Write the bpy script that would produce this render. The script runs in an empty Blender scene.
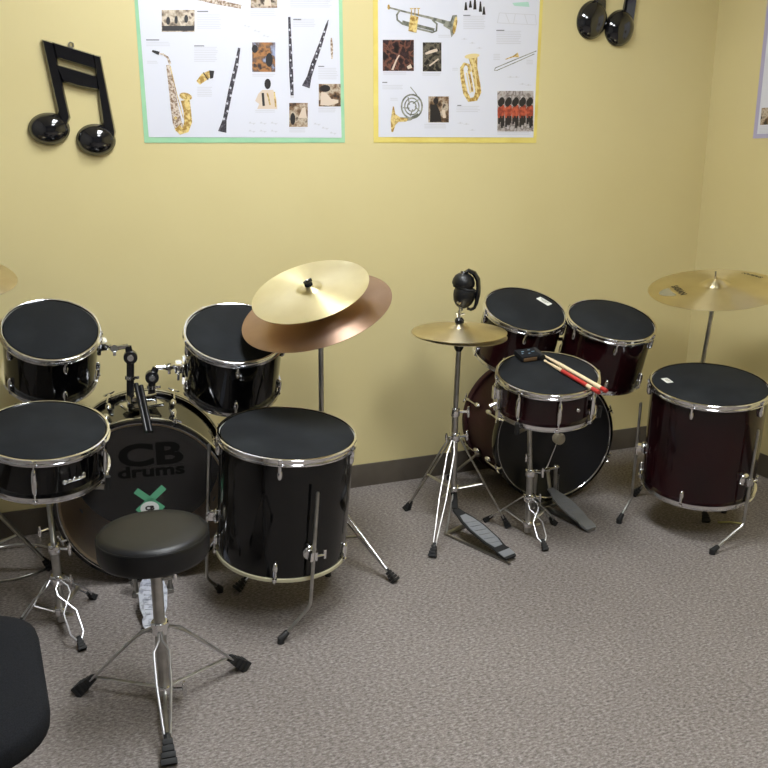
import bpy, bmesh, math, random
from mathutils import Vector, Matrix, noise
random.seed(4)
PI = math.pi
S = bpy.context.scene
C = S.collection

# ------------------------------------------------------------------ camera
CAM_H = 1.36
PITCH, YAW, FPX = math.radians(14.46), math.radians(21.74), 845.0
cam_d = bpy.data.cameras.new('camera')
cam_d.sensor_width = 36.0
cam_d.lens = 36.0 * FPX / 768.0
cam = bpy.data.objects.new('camera', cam_d)
C.objects.link(cam)
cam.location = (0, 0, CAM_H)
cam.rotation_euler = (PI / 2 - PITCH, 0, -YAW)
S.camera = cam
# ------------------------------------------------------------------ world, exposure
w = bpy.data.worlds.new('world')
S.world = w
w.use_nodes = True
w.node_tree.nodes['Background'].inputs[0].default_value = (0.6, 0.65, 0.7, 1)
w.node_tree.nodes['Background'].inputs[1].default_value = 0.3
S.view_settings.view_transform = 'Standard'
S.view_settings.look = 'None'
S.view_settings.gamma = 1.0
S.view_settings.exposure = 0.0
LIGHT_POWER = 34.0
ROOM = dict(x0=-0.95, x1=2.932, y0=-3.6, y1=3.269, h=3.0)
LIGHT_SPOTS = [(0.80, 1.90), (1.0, 0.0)]


# pixel of the photograph -> point on a wall plane (used for what hangs on the walls)
def ray(px, py):
    f = Vector((math.sin(YAW) * math.cos(PITCH), math.cos(YAW) * math.cos(PITCH), -math.sin(PITCH)))
    r = Vector((math.cos(YAW), -math.sin(YAW), 0))
    d = f.cross(r)
    return r * ((px - 384) / FPX) + d * ((py - 384) / FPX) + f


def atY(px, py, Y):
    r = ray(px, py)
    return Vector((0, 0, CAM_H)) + r * (Y / r.y)


def atX(px, py, X):
    r = ray(px, py)
    return Vector((0, 0, CAM_H)) + r * (X / r.x)


# ------------------------------------------------------------------ materials
def srgb(r, g, b):
    def c(v):
        v /= 255.0
        return v / 12.92 if v <= 0.04045 else ((v + 0.055) / 1.055) ** 2.4
    return (c(r), c(g), c(b), 1)


def mat(name, col, rough=0.5, metal=0.0, coat=0.0, bump=None, mix=None, aniso=0.0, spec=0.5, emit=None):
    m = bpy.data.materials.new(name)
    m.use_nodes = True
    nt = m.node_tree
    b = nt.nodes['Principled BSDF']
    b.inputs['Base Color'].default_value = col
    b.inputs['Roughness'].default_value = rough
    b.inputs['Metallic'].default_value = metal
    b.inputs['Coat Weight'].default_value = coat
    b.inputs['Coat Roughness'].default_value = 0.04
    b.inputs['Specular IOR Level'].default_value = spec
    tc = nt.nodes.new('ShaderNodeTexCoord')
    if emit:
        b.inputs['Emission Color'].default_value = emit[0]
        b.inputs['Emission Strength'].default_value = emit[1]
    if mix:   # (other colour, scale, low, high)
        n = nt.nodes.new('ShaderNodeTexNoise')
        n.inputs['Scale'].default_value = mix[1]
        n.inputs['Detail'].default_value = 6
        cr = nt.nodes.new('ShaderNodeValToRGB')
        cr.color_ramp.elements[0].position = mix[2]
        cr.color_ramp.elements[1].position = mix[3]
        cr.color_ramp.elements[0].color = col
        cr.color_ramp.elements[1].color = mix[0]
        nt.links.new(tc.outputs['Object'], n.inputs['Vector'])
        nt.links.new(n.outputs['Fac'], cr.inputs['Fac'])
        nt.links.new(cr.outputs['Color'], b.inputs['Base Color'])
    if bump:  # (scale, strength)
        n = nt.nodes.new('ShaderNodeTexNoise')
        n.inputs['Scale'].default_value = bump[0]
        n.inputs['Detail'].default_value = 4
        bn = nt.nodes.new('ShaderNodeBump')
        bn.inputs['Strength'].default_value = bump[1]
        bn.inputs['Distance'].default_value = 0.002
        nt.links.new(tc.outputs['Object'], n.inputs['Vector'])
        nt.links.new(n.outputs['Fac'], bn.inputs['Height'])
        nt.links.new(bn.outputs['Normal'], b.inputs['Normal'])
    if aniso:
        b.inputs['Anisotropic'].default_value = aniso
        b.inputs['Anisotropic Rotation'].default_value = 0.25
        t = nt.nodes.new('ShaderNodeTangent')
        t.direction_type = 'RADIAL'
        t.axis = 'Z'
        nt.links.new(t.outputs[0], b.inputs['Tangent'])
    return m


def wall_mat(name='yellow_wall_paint'):
    m = mat(name, srgb(217, 203, 152), rough=0.42, spec=0.35, mix=(srgb(211, 196, 144), 1.3, 0.35, 0.7), bump=(260, 0.12))
    nt = m.node_tree
    b = nt.nodes['Principled BSDF']
    src = b.inputs['Base Color'].links[0].from_socket
    vo = nt.nodes.new('ShaderNodeTexVoronoi')       # a few paint chips
    vo.inputs['Scale'].default_value = 2.1
    vo.inputs['Randomness'].default_value = 1.0
    tc = [n for n in nt.nodes if n.type == 'TEX_COORD'][0]
    nt.links.new(tc.outputs['Object'], vo.inputs['Vector'])
    lt = nt.nodes.new('ShaderNodeMath')
    lt.operation = 'LESS_THAN'
    lt.inputs[1].default_value = 0.012
    nt.links.new(vo.outputs['Distance'], lt.inputs[0])
    mx = nt.nodes.new('ShaderNodeMixRGB')
    mx.inputs[2].default_value = srgb(236, 226, 190)
    nt.links.new(lt.outputs[0], mx.inputs[0])
    nt.links.new(src, mx.inputs[1])
    nt.links.new(mx.outputs[0], b.inputs['Base Color'])
    return m


def carpet_mat():
    m = bpy.data.materials.new('grey_brown_carpet')
    m.use_nodes = True
    nt = m.node_tree
    b = nt.nodes['Principled BSDF']
    b.inputs['Roughness'].default_value = 0.95
    b.inputs['Specular IOR Level'].default_value = 0.1
    tc = nt.nodes.new('ShaderNodeTexCoord')
    n1 = nt.nodes.new('ShaderNodeTexNoise')
    n1.inputs['Scale'].default_value = 150
    n1.inputs['Detail'].default_value = 5
    n1.inputs['Roughness'].default_value = 0.75
    n2 = nt.nodes.new('ShaderNodeTexNoise')
    n2.inputs['Scale'].default_value = 1.6
    n2.inputs['Detail'].default_value = 3
    mp = nt.nodes.new('ShaderNodeMapping')
    mp.inputs['Scale'].default_value = (0.55, 1.0, 1.0)
    nt.links.new(tc.outputs['Object'], mp.inputs['Vector'])
    nt.links.new(mp.outputs[0], n1.inputs['Vector'])
    nt.links.new(tc.outputs['Object'], n2.inputs['Vector'])
    cr = nt.nodes.new('ShaderNodeValToRGB')
    e = cr.color_ramp.elements
    e[0].position = 0.33
    e[0].color = srgb(92, 86, 83)
    e[1].position = 0.69
    e[1].color = srgb(178, 171, 168)
    k = e.new(0.5)
    k.color = srgb(136, 128, 123)
    nt.links.new(n1.outputs['Fac'], cr.inputs['Fac'])
    mx = nt.nodes.new('ShaderNodeMixRGB')
    mx.blend_type = 'MULTIPLY'
    mx.inputs[0].default_value = 0.5
    cr2 = nt.nodes.new('ShaderNodeValToRGB')
    cr2.color_ramp.elements[0].position = 0.3
    cr2.color_ramp.elements[0].color = (0.72, 0.71, 0.7, 1)
    cr2.color_ramp.elements[1].position = 0.65
    nt.links.new(n2.outputs['Fac'], cr2.inputs['Fac'])
    nt.links.new(cr.outputs[0], mx.inputs[1])
    nt.links.new(cr2.outputs[0], mx.inputs[2])
    nt.links.new(mx.outputs[0], b.inputs['Base Color'])
    bn = nt.nodes.new('ShaderNodeBump')
    bn.inputs['Strength'].default_value = 0.8
    bn.inputs['Distance'].default_value = 0.006
    nt.links.new(n1.outputs['Fac'], bn.inputs['Height'])
    nt.links.new(bn.outputs['Normal'], b.inputs['Normal'])
    return m


def cymbal_mat(name, col, col2, rough):
    m = mat(name, col, rough=rough, metal=1.0, aniso=0.85)
    nt = m.node_tree
    b = nt.nodes['Principled BSDF']
    tc = [n for n in nt.nodes if n.type == 'TEX_COORD'][0]
    wv = nt.nodes.new('ShaderNodeTexWave')
    wv.wave_type = 'RINGS'
    wv.rings_direction = 'Z'
    wv.inputs['Scale'].default_value = 60
    wv.inputs['Distortion'].default_value = 0.6
    nt.links.new(tc.outputs['Object'], wv.inputs['Vector'])
    bn = nt.nodes.new('ShaderNodeBump')
    bn.inputs['Strength'].default_value = 0.12
    bn.inputs['Distance'].default_value = 0.0006
    nt.links.new(wv.outputs['Fac'], bn.inputs['Height'])
    nt.links.new(bn.outputs['Normal'], b.inputs['Normal'])
    n = nt.nodes.new('ShaderNodeTexNoise')
    n.inputs['Scale'].default_value = 9
    n.inputs['Detail'].default_value = 5
    cr = nt.nodes.new('ShaderNodeValToRGB')
    cr.color_ramp.elements[0].position = 0.35
    cr.color_ramp.elements[0].color = col
    cr.color_ramp.elements[1].position = 0.7
    cr.color_ramp.elements[1].color = col2
    nt.links.new(tc.outputs['Object'], n.inputs['Vector'])
    nt.links.new(n.outputs['Fac'], cr.inputs['Fac'])
    nt.links.new(cr.outputs[0], b.inputs['Base Color'])
    return m


def clear_mat(name, tint, refl_rough=0.03):
    m = bpy.data.materials.new(name)
    m.use_nodes = True
    nt = m.node_tree
    nt.nodes.clear()
    o = nt.nodes.new('ShaderNodeOutputMaterial')
    t = nt.nodes.new('ShaderNodeBsdfTransparent')
    t.inputs[0].default_value = tint
    g = nt.nodes.new('ShaderNodeBsdfGlossy')
    g.inputs['Roughness'].default_value = refl_rough
    fr = nt.nodes.new('ShaderNodeFresnel')
    fr.inputs[0].default_value = 1.6
    mx = nt.nodes.new('ShaderNodeMixShader')
    nt.links.new(fr.outputs[0], mx.inputs[0])
    df = nt.nodes.new('ShaderNodeBsdfDiffuse')
    df.inputs[0].default_value = (0.16, 0.15, 0.15, 1)
    m2 = nt.nodes.new('ShaderNodeMixShader')
    m2.inputs[0].default_value = 0.13
    nt.links.new(t.outputs[0], m2.inputs[1])
    nt.links.new(df.outputs[0], m2.inputs[2])
    nt.links.new(m2.outputs[0], mx.inputs[1])
    nt.links.new(g.outputs[0], mx.inputs[2])
    nt.links.new(mx.outputs[0], o.inputs[0])
    return m


def print_mat(name, cols, scale, seed):
    """a printed colour picture: blotches of the given colours"""
    m = bpy.data.materials.new(name)
    m.use_nodes = True
    nt = m.node_tree
    b = nt.nodes['Principled BSDF']
    b.inputs['Roughness'].default_value = 0.35
    tc = nt.nodes.new('ShaderNodeTexCoord')
    mp = nt.nodes.new('ShaderNodeMapping')
    mp.inputs['Location'].default_value = (seed * 3.7, seed * 1.3, seed)
    n = nt.nodes.new('ShaderNodeTexNoise')
    n.inputs['Scale'].default_value = scale
    n.inputs['Detail'].default_value = 3
    cr = nt.nodes.new('ShaderNodeValToRGB')
    e = cr.color_ramp.elements
    k = len(cols)
    e[0].position = 0.32
    e[0].color = cols[0]
    e[1].position = 0.68
    e[1].color = cols[-1]
    for i in range(1, k - 1):
        x = e.new(0.32 + 0.36 * i / (k - 1))
        x.color = cols[i]
    nt.links.new(tc.outputs['Object'], mp.inputs['Vector'])
    nt.links.new(mp.outputs[0], n.inputs['Vector'])
    nt.links.new(n.outputs['Fac'], cr.inputs['Fac'])
    nt.links.new(cr.outputs[0], b.inputs['Base Color'])
    return m


M = {}
M['wall'] = wall_mat()
M['greywall'] = mat('grey_wall_paint', srgb(140, 138, 136), rough=0.6)
M['ceiling'] = mat('ceiling_tile', srgb(225, 222, 212), rough=0.9, bump=(120, 0.4))
M['carpet'] = carpet_mat()
M['base'] = mat('grey_rubber_baseboard', srgb(84, 76, 66), rough=0.6, mix=(srgb(92, 84, 74), 8, 0.4, 0.6))
M['chrome'] = mat('chrome', (0.86, 0.86, 0.88, 1), rough=0.12, metal=1.0, mix=((0.76, 0.76, 0.78, 1), 14, 0.4, 0.65))
M['dullchrome'] = mat('worn_chrome', (0.50, 0.49, 0.47, 1), rough=0.3, metal=1.0, mix=((0.36, 0.35, 0.33, 1), 22, 0.4, 0.65))
M['legchrome'] = mat('brushed_chrome', (0.60, 0.60, 0.62, 1), rough=0.34, metal=1.0, mix=((0.50, 0.50, 0.52, 1), 20, 0.4, 0.65))
M['black'] = mat('black_gloss_shell', (0.0030, 0.0030, 0.0034, 1), rough=0.08, coat=0.2, spec=0.35)
M['wine'] = mat('dark_wine_red_shell', srgb(36, 9, 13), rough=0.12, coat=0.15, spec=0.35, mix=(srgb(24, 8, 10), 5, 0.4, 0.6))
M['pad'] = mat('black_rubber_mute', srgb(26, 28, 31), rough=0.85, mix=(srgb(35, 38, 41), 7, 0.4, 0.66), bump=(420, 0.25), spec=0.2)
M['rubber'] = mat('black_rubber', srgb(24, 24, 25), rough=0.65)
M['plastic'] = mat('black_plastic', srgb(22, 22, 25), rough=0.22)
M['skin'] = mat('black_vinyl', srgb(17, 17, 19), rough=0.42, bump=(300, 0.12), spec=0.45)
M['fabric'] = mat('black_fabric', srgb(22, 23, 26), rough=0.95, mix=(srgb(31, 32, 36), 420, 0.4, 0.6), bump=(700, 0.6), spec=0.15)
M['redmetal'] = mat('dark_brown_metal', srgb(66, 40, 36), rough=0.35, metal=0.4)
M['noteblack'] = mat('black_lacquer', srgb(18, 18, 22), rough=0.1, coat=0.8, spec=0.6)
M['wood'] = mat('birch_inner_ply', srgb(236, 212, 172), rough=0.6, mix=(srgb(222, 196, 154), 6, 0.35, 0.65))
M['blackhead'] = mat('black_drum_head', srgb(13, 14, 19), rough=0.3, bump=(60, 0.05))
M['clear'] = clear_mat('clear_smoky_drum_film', (0.94, 0.93, 0.91, 1))
M['whitehead'] = mat('white_drum_head', srgb(215, 212, 200), rough=0.5)
M['brass'] = cymbal_mat('polished_bronze', srgb(234, 222, 178), srgb(224, 210, 162), 0.3)
M['copper'] = cymbal_mat('reddish_bronze', srgb(180, 150, 130), srgb(168, 138, 120), 0.38)
M['dullbrass'] = cymbal_mat('dull_bronze', srgb(222, 210, 180), srgb(206, 190, 156), 0.32)
M['ride'] = cymbal_mat('pale_bronze', srgb(228, 216, 178), srgb(218, 204, 164), 0.3)
M['ink'] = mat('black_ink', srgb(38, 34, 30), rough=0.4)
M['greyink'] = mat('grey_ink', srgb(128, 122, 98), rough=0.4)
M['gloss_ink'] = mat('black_print', (0.002, 0.002, 0.002, 1), rough=0.35, spec=0.2)
M['tape'] = mat('green_tape', srgb(96, 172, 132), rough=0.5)
M['sticker'] = mat('white_sticker', srgb(225, 226, 222), rough=0.4)
M['felt'] = mat('beater_felt', srgb(205, 196, 176), rough=0.95)
M['grille'] = mat('cast_pedal_plate', srgb(142, 144, 148), rough=0.45, metal=0.35, bump=(90, 0.6))
M['speckled'] = mat('speckled_pedal_plate', srgb(196, 200, 214), rough=0.3, metal=0.5, mix=(srgb(150, 154, 170), 60, 0.5, 0.62))
M['stickwood'] = mat('pale_drumstick_wood', srgb(226, 204, 166), rough=0.5)
M['red'] = mat('red_stick_paint', srgb(176, 48, 44), rough=0.35)
M['cord'] = mat('yellow_cord', srgb(178, 172, 112), rough=0.6)
M['light'] = mat('light_diffuser', (1, 1, 1, 1), emit=((0.93, 0.97, 1.0, 1), LIGHT_POWER))
M['frame_white'] = mat('white_enamel', srgb(235, 235, 230), rough=0.4)
M['door'] = mat('brown_door', srgb(96, 66, 44), rough=0.5)


# ------------------------------------------------------------------ mesh helpers
class MB:
    def __init__(self):
        self.bm = bmesh.new()
        self.mi = 0

    def face(self, vs):
        try:
            f = self.bm.faces.new(vs)
            f.material_index = self.mi
            f.smooth = True
            return f
        except ValueError:
            return None

    def ring(self, c, u, v, r, seg):
        return [self.bm.verts.new(c + (u * math.cos(2 * PI * i / seg) + v * math.sin(2 * PI * i / seg)) * r) for i in range(seg)]

    def tube(self, pts, r, seg=10, closed=False, flat=None):
        """round bar along points; flat=(width factor, direction) squashes it into a strap"""
        P = [Vector(p) for p in pts]
        n = len(P)
        R_ = r if isinstance(r, (list, tuple)) else [r] * n
        tans = []
        for i in range(n):
            a = P[i - 1] if (i > 0 or closed) else P[i]
            b = P[(i + 1) % n] if (i < n - 1 or closed) else P[i]
            tans.append((b - a).normalized())
        t0 = tans[0]
        u = t0.orthogonal().normalized()
        if flat:
            u = Vector(flat[1]) - t0 * t0.dot(Vector(flat[1]))
            u.normalize()
        rings = []
        for i in range(n):
            t = tans[i]
            u = (u - t * t.dot(u)).normalized()
            v = t.cross(u).normalized()
            uu = u * (flat[0] if flat else 1.0)
            rings.append(self.ring(P[i], uu, v, R_[i], seg))
        m = n if closed else n - 1
        for i in range(m):
            a, b = rings[i], rings[(i + 1) % n]
            for k in range(seg):
                self.face([a[k], a[(k + 1) % seg], b[(k + 1) % seg], b[k]])
        if not closed:
            self.face(list(reversed(rings[0])))
            self.face(rings[-1])
        return self

    def box(self, c, size, rot=None, bev=0.0, taper=None):
        c = Vector(c)
        sx, sy, sz = [s / 2 for s in size]
        vs = []
        for dz in (-1, 1):
            k = taper if (taper and dz > 0) else 1.0
            for dx, dy in ((-1, -1), (1, -1), (1, 1), (-1, 1)):
                p = Vector((dx * sx * k, dy * sy * k, dz * sz))
                if rot is not None:
                    p = rot @ p
                vs.append(self.bm.verts.new(c + p))
        fs = [self.face([vs[i] for i in q]) for q in ((3, 2, 1, 0), (4, 5, 6, 7), (0, 1, 5, 4), (1, 2, 6, 5), (2, 3, 7, 6), (3, 0, 4, 7))]
        if bev:
            es = list({e for f in fs for e in f.edges})
            r = bmesh.ops.bevel(self.bm, geom=es, offset=bev, segments=2, affect='EDGES', profile=0.7, clamp_overlap=True)
            for f in r['faces']:
                f.material_index = self.mi
                f.smooth = True
        return self

    def lathe(self, prof, seg=48, mt=None, closed=False):
        """prof: list of (radius, z) ; mt: placement matrix"""
        rings = []
        for (r, z) in prof:
            if r < 1e-6:
                p = Vector((0, 0, z))
                rings.append([self.bm.verts.new(mt @ p if mt else p)])
            else:
                ring = []
                for i in range(seg):
                    p = Vector((r * math.cos(2 * PI * i / seg), r * math.sin(2 * PI * i / seg), z))
                    ring.append(self.bm.verts.new(mt @ p if mt else p))
                rings.append(ring)
        n = len(rings)
        for i in range(n if closed else n - 1):
            a, b = rings[i], rings[(i + 1) % n]
            for k in range(seg):
                k2 = (k + 1) % seg
                if len(a) == 1 and len(b) == 1:
                    continue
                if len(a) == 1:
                    self.face([a[0], b[k2], b[k]])
                elif len(b) == 1:
                    self.face([a[k], a[k2], b[0]])
                else:
                    self.face([a[k], a[k2], b[k2], b[k]])
        return self

    def ball(self, c, r, seg=16, mt=None, ringn=10):
        r = Vector(r) if hasattr(r, '__len__') else Vector((r, r, r))
        m = (mt if mt else Matrix.Identity(4)) @ Matrix.Translation(Vector(c)) @ Matrix.Diagonal((r.x, r.y, r.z, 1))
        prof = [(math.sin(PI * i / ringn) if 0 < i < ringn else 0, -math.cos(PI * i / ringn)) for i in range(ringn + 1)]
        return self.lathe(prof, seg, m)

    def prism(self, poly, t, fn, holes=None):
        """poly 2-D outline, thickness t ; fn(u, v, w) -> Vector"""
        a = [self.bm.verts.new(fn(u, v, 0)) for u, v in poly]
        b = [self.bm.verts.new(fn(u, v, t)) for u, v in poly]
        self.face(list(reversed(a)))
        self.face(b)
        n = len(poly)
        for i in range(n):
            self.face([a[i], a[(i + 1) % n], b[(i + 1) % n], b[i]])
        return self

    def build(self, name, mats, parent=None, sharp=35):
        bmesh.ops.recalc_face_normals(self.bm, faces=self.bm.faces[:])
        me = bpy.data.meshes.new(name)
        self.bm.to_mesh(me)
        self.bm.free()
        for m in (mats if isinstance(mats, (list, tuple)) else [mats]):
            me.materials.append(m)
        me.set_sharp_from_angle(angle=math.radians(sharp))
        o = bpy.data.objects.new(name, me)
        C.objects.link(o)
        if parent:
            o.parent = parent
        return o


def tag(o, label=None, cat=None, group=None, kind=None):
    if label:
        o['label'] = label
    if cat:
        o['category'] = cat
    if group:
        o['group'] = group
    if kind:
        o['kind'] = kind
    return o


def empty(name, loc, rot=None, label=None, cat=None, group=None):
    o = bpy.data.objects.new(name, None)
    o.empty_display_size = 0.05
    C.objects.link(o)
    if rot is not None:
        o.matrix_world = Matrix.Translation(Vector(loc)) @ rot.to_4x4()
    else:
        o.matrix_world = Matrix.Translation(Vector(loc))
    return tag(o, label, cat, group)


def dup(o, parent, rotz=0.0, axis='Z', rename=None, deep=True):
    """copy a part (and its sub-parts), turned about its thing's axis"""
    c = o.copy()
    C.objects.link(c)
    c.parent = parent
    c.matrix_parent_inverse = Matrix.Identity(4)
    c.matrix_basis = Matrix.Rotation(rotz, 4, axis) @ o.matrix_basis
    for ch in [x for x in o.children]:
        d = ch.copy()
        C.objects.link(d)
        d.parent = c
    return c


def axis_rot(ax, hint):
    """rotation whose z is ax and whose x leans towards hint"""
    z = Vector(ax).normalized()
    x = Vector(hint)
    x = (x - z * z.dot(x)).normalized()
    y = z.cross(x)
    return Matrix((x, y, z)).transposed()


def text_bm(s, size, bold=0.0, sx=1.0, shear=0.0):
    """lettering as a triangulated flat mesh centred on the origin -> (verts, faces)"""
    cu = bpy.data.curves.new('lettering', 'FONT')
    cu.body = s
    cu.size = size
    cu.offset = bold
    cu.shear = shear
    cu.align_x = 'CENTER'
    cu.align_y = 'CENTER'
    cu.resolution_u = 3
    ob = bpy.data.objects.new('lettering', cu)
    C.objects.link(ob)
    dg = bpy.context.evaluated_depsgraph_get()
    dg.update()
    me = bpy.data.meshes.new_from_object(ob.evaluated_get(dg))
    vs = [(v.co.x * sx, v.co.y) for v in me.vertices]
    fs = [tuple(p.vertices) for p in me.polygons]
    bpy.data.objects.remove(ob)
    bpy.data.curves.remove(cu)
    bpy.data.meshes.remove(me)
    return vs, fs


def put_text(mb, data, fn):
    vs, fs = data
    V = [mb.bm.verts.new(fn(x, y)) for x, y in vs]
    for f in fs:
        mb.face([V[i] for i in f])


# ------------------------------------------------------------------ the room
X0, X1, Y0, Y1, HH = ROOM['x0'], ROOM['x1'], ROOM['y0'], ROOM['y1'], ROOM['h']
TH = 0.1


def struct(name, c, size, m, bev=0.0):
    return tag(MB().box(c, size, bev=bev).build(name, m), kind='structure')


cx, cy = (X0 + X1) / 2, (Y0 + Y1) / 2
lx, ly = X1 - X0, Y1 - Y0
struct('floor', (cx, cy, -TH / 2), (lx + 2 * TH, ly + 2 * TH, TH), M['carpet'])
struct('ceiling', (cx, cy, HH + TH / 2), (lx + 2 * TH, ly + 2 * TH, TH), M['ceiling'])
struct('wall_back', (cx, Y1 + TH / 2, HH / 2), (lx + 2 * TH, TH, HH), M['wall'])
struct('wall_front', (cx, Y0 - TH / 2, HH / 2), (lx + 2 * TH, TH, HH), M['greywall'])
struct('wall_right', (X1 + TH / 2, cy, HH / 2), (TH, ly, HH), M['wall'])
struct('wall_left', (X0 - TH / 2, cy, HH / 2), (TH, ly, HH), M['greywall'])
BH, BT = 0.102, 0.008
struct('baseboard_back', (cx, Y1 - BT / 2, BH / 2), (lx, BT, BH), M['base'], 0.002)
struct('baseboard_right', (X1 - BT / 2, cy - BT / 2, BH / 2), (BT, ly - BT, BH), M['base'], 0.002)
struct('baseboard_left', (X0 + BT / 2, cy - BT / 2, BH / 2), (BT, ly - BT, BH), M['base'], 0.002)
struct('baseboard_front', (cx, Y0 + BT / 2, BH / 2), (lx - 2 * BT, BT, BH), M['base'], 0.002)

for i, (x, y) in enumerate(LIGHT_SPOTS):
    t = empty('ceiling_light', (x, y, HH), None, 'recessed white ceiling light panel', 'ceiling light', 'ceiling light panels')
    f = MB()
    wd, dp = 0.62, 1.22
    for a in (-1, 1):
        f.box((a * (wd / 2 - 0.015), 0, -0.014), (0.03, dp, 0.028), bev=0.002)
        f.box((0, a * (dp / 2 - 0.015), -0.014), (wd - 0.06, 0.03, 0.028), bev=0.002)
    f.build('frame', M['frame_white'], t)
    MB().box((0, 0, -0.010), (wd - 0.06, dp - 0.06, 0.01)).build('diffuser', M['light'], t)


# ------------------------------------------------------------------ drums
def lug_small():
    b = MB()   # oval casing on the shell at local x, long along z
    return b


def make_drum(name, label, T, ax, D, h, shell, lugs=6, phase=0.0, lug='oval', hint=(1, 0, 0), bottom_hoop=True,
              cat='drum', group=None, vent=None):
    """T = centre of the top hoop's upper edge, ax = axis, D = hoop diameter, h = height over everything"""
    ax = Vector(ax).normalized()
    T = Vector(T)
    R = D / 2 - 0.009
    rot = axis_rot(ax, hint)
    t = empty(name, T - ax * h, rot, label, cat, group)
    # shell, open tube with a wall
    MB().lathe([(R, 0.008), (R, h - 0.008), (R - 0.004, h - 0.006), (R - 0.008, h - 0.010), (R - 0.008, 0.01), (R - 0.004, 0.006)],
               96, closed=True).build('shell', shell, t)

    def hoop_prof(z0, s):
        return [(R + 0.0015, z0 - s * .001), (R + 0.003, z0 - s * .0001), (R + 0.0055, z0), (R + 0.008, z0 - s * .0007), (R + 0.0092, z0 - s * .0022), (R + 0.0088, z0 - s * .0036),
                (R + 0.0068, z0 - s * 0.0046), (R + 0.0048, z0 - s * 0.0056),
                (R + 0.0045, z0 - s * 0.016), (R + 0.011, z0 - s * 0.018), (R + 0.011, z0 - s * 0.021),
                (R + 0.0015, z0 - s * 0.021)]
    MB().lathe(hoop_prof(h, 1), 96, closed=True).build('top_hoop', M['chrome'], t)
    if bottom_hoop:
        MB().lathe(hoop_prof(0, -1), 96, closed=True).build('bottom_hoop', M['chrome'], t)
    else:
        MB().lathe([(R + 0.0005, 0.001), (R + 0.005, 0.001), (R + 0.005, 0.011), (R + 0.0005, 0.012)], 96, closed=True).build(
            'bottom_hoop', M['sticker_rim'], t)
    MB().lathe([(0, h - 0.0085), (R - 0.001, h - 0.0085), (R + 0.001, h - 0.0095), (R + 0.001, h - 0.012), (0, h - 0.012)], 96).build('drum_head', M['whitehead'], t)
    MB().lathe([(0, h - 0.0008), (R - 0.006, h - 0.0008), (R - 0.0035, h - 0.0025), (R - 0.0035, h - 0.0084), (0, h - 0.0084)], 96).build('mute_pad', M['pad'], t)
    MB().lathe([(0, 0.006), (R, 0.006), (R, 0.009), (0, 0.009)], 96).build('bottom_head', M['whitehead'], t)
    # lugs with tension rods
    if lug == 'oval':
        first = {}
        for tb in (1, -1):
            zc = h - 0.048 if tb > 0 else 0.048
            b = MB()
            m4 = Matrix.Translation((R + 0.004, 0, zc))
            b.ball((0, 0, 0), (0.010, 0.0085, 0.019), 14, m4)
            b.tube([(R + 0.008, 0, zc), (R + 0.008, 0, zc + tb * 0.026)], 0.0055, 10)
            L = b.build('lug', M['chrome'], t)
            r = MB()
            ze = h - 0.010 if tb > 0 else 0.010
            r.tube([(R + 0.0085, 0, zc + tb * 0.02), (R + 0.0085, 0, ze)], 0.0028, 8)
            r.box((R + 0.0085, 0, ze), (0.011, 0.014, 0.008), bev=0.002)
            r.tube([(R + 0.0085, 0, ze), (R + 0.0085, 0, ze + tb * 0.009)], 0.0042, 6)
            r.build('tension_rod', M['chrome'], L)
            first[tb] = L
    else:
        b = MB()
        b.tube([(R + 0.006, 0, 0.030), (R + 0.010, 0, 0.042), (R + 0.011, 0, h / 2), (R + 0.010, 0, h - 0.042), (R + 0.006, 0, h - 0.030)],
               [0.004, 0.007, 0.0085, 0.007, 0.004], 12)
        b.box((R + 0.003, 0, h - 0.045), (0.008, 0.012, 0.014), bev=0.002)
        b.box((R + 0.003, 0, 0.045), (0.008, 0.012, 0.014), bev=0.002)
        L = b.build('lug', M['chrome'], t)
        r = MB()
        for ze, sg in ((h - 0.010, 1), (0.010, -1)):
            r.tube([(R + 0.0095, 0, h / 2 + sg * (h / 2 - 0.035)), (R + 0.0095, 0, ze)], 0.0028, 8)
            r.box((R + 0.0085, 0, ze), (0.013, 0.016, 0.008), bev=0.002)
            r.tube([(R + 0.0095, 0, ze), (R + 0.0095, 0, ze + sg * 0.009)], 0.0042, 6)
        r.build('tension_rod', M['chrome'], L)
        first = {1: L}
    for L in first.values():
        for k in range(1, lugs):
            dup(L, t, phase + 2 * PI * k / lugs)
        L.matrix_basis = Matrix.Rotation(phase, 4, 'Z')
    if vent is not None:
        b = MB()
        b.lathe([(0, 0.004), (0.006, 0.004), (0.008, 0.001), (0.008, -0.002)], 16,
                Matrix.Rotation(vent, 4, 'Z') @ Matrix.Translation((R, 0, h * 0.5)) @ Matrix.Rotation(PI / 2, 4, 'Y'))
        b.build('air_vent', M['chrome'], t)
    t['R'] = R
    t['h'] = h
    return t


def to_local(t, p):
    return t.matrix_world.inverted() @ Vector(p)


def clean(t):
    for k in ('R', 'h'):
        if k in t:
            del t[k]


def sticker(t, u, v, wd, hg, ang):
    h = t['h']
    m3 = Matrix.Translation((u, v, h - 0.0006)) @ Matrix.Rotation(ang, 4, 'Z')
    b = MB()
    b.prism([(-wd / 2, -hg / 2), (wd / 2, -hg / 2), (wd / 2, hg / 2), (-wd / 2, hg / 2)], 0.0006, lambda x, y, z: m3 @ Vector((x, y, z)))
    s = b.build('sticker', M['sticker'], t)
    s['label'] = 'small white rectangular sticker'
    b = MB()
    for k in range(3):
        y = hg * (0.22 - 0.2 * k)
        ww = wd * (0.36, 0.3, 0.18)[k]
        b.prism([(-ww, y), (ww, y), (ww, y + hg * 0.07), (-ww, y + hg * 0.07)], 0.0004, lambda x, y2, z: m3 @ Vector((x, y2, z + 0.0007)))
    b.build('sticker_print', M['greyink'], s)


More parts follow.
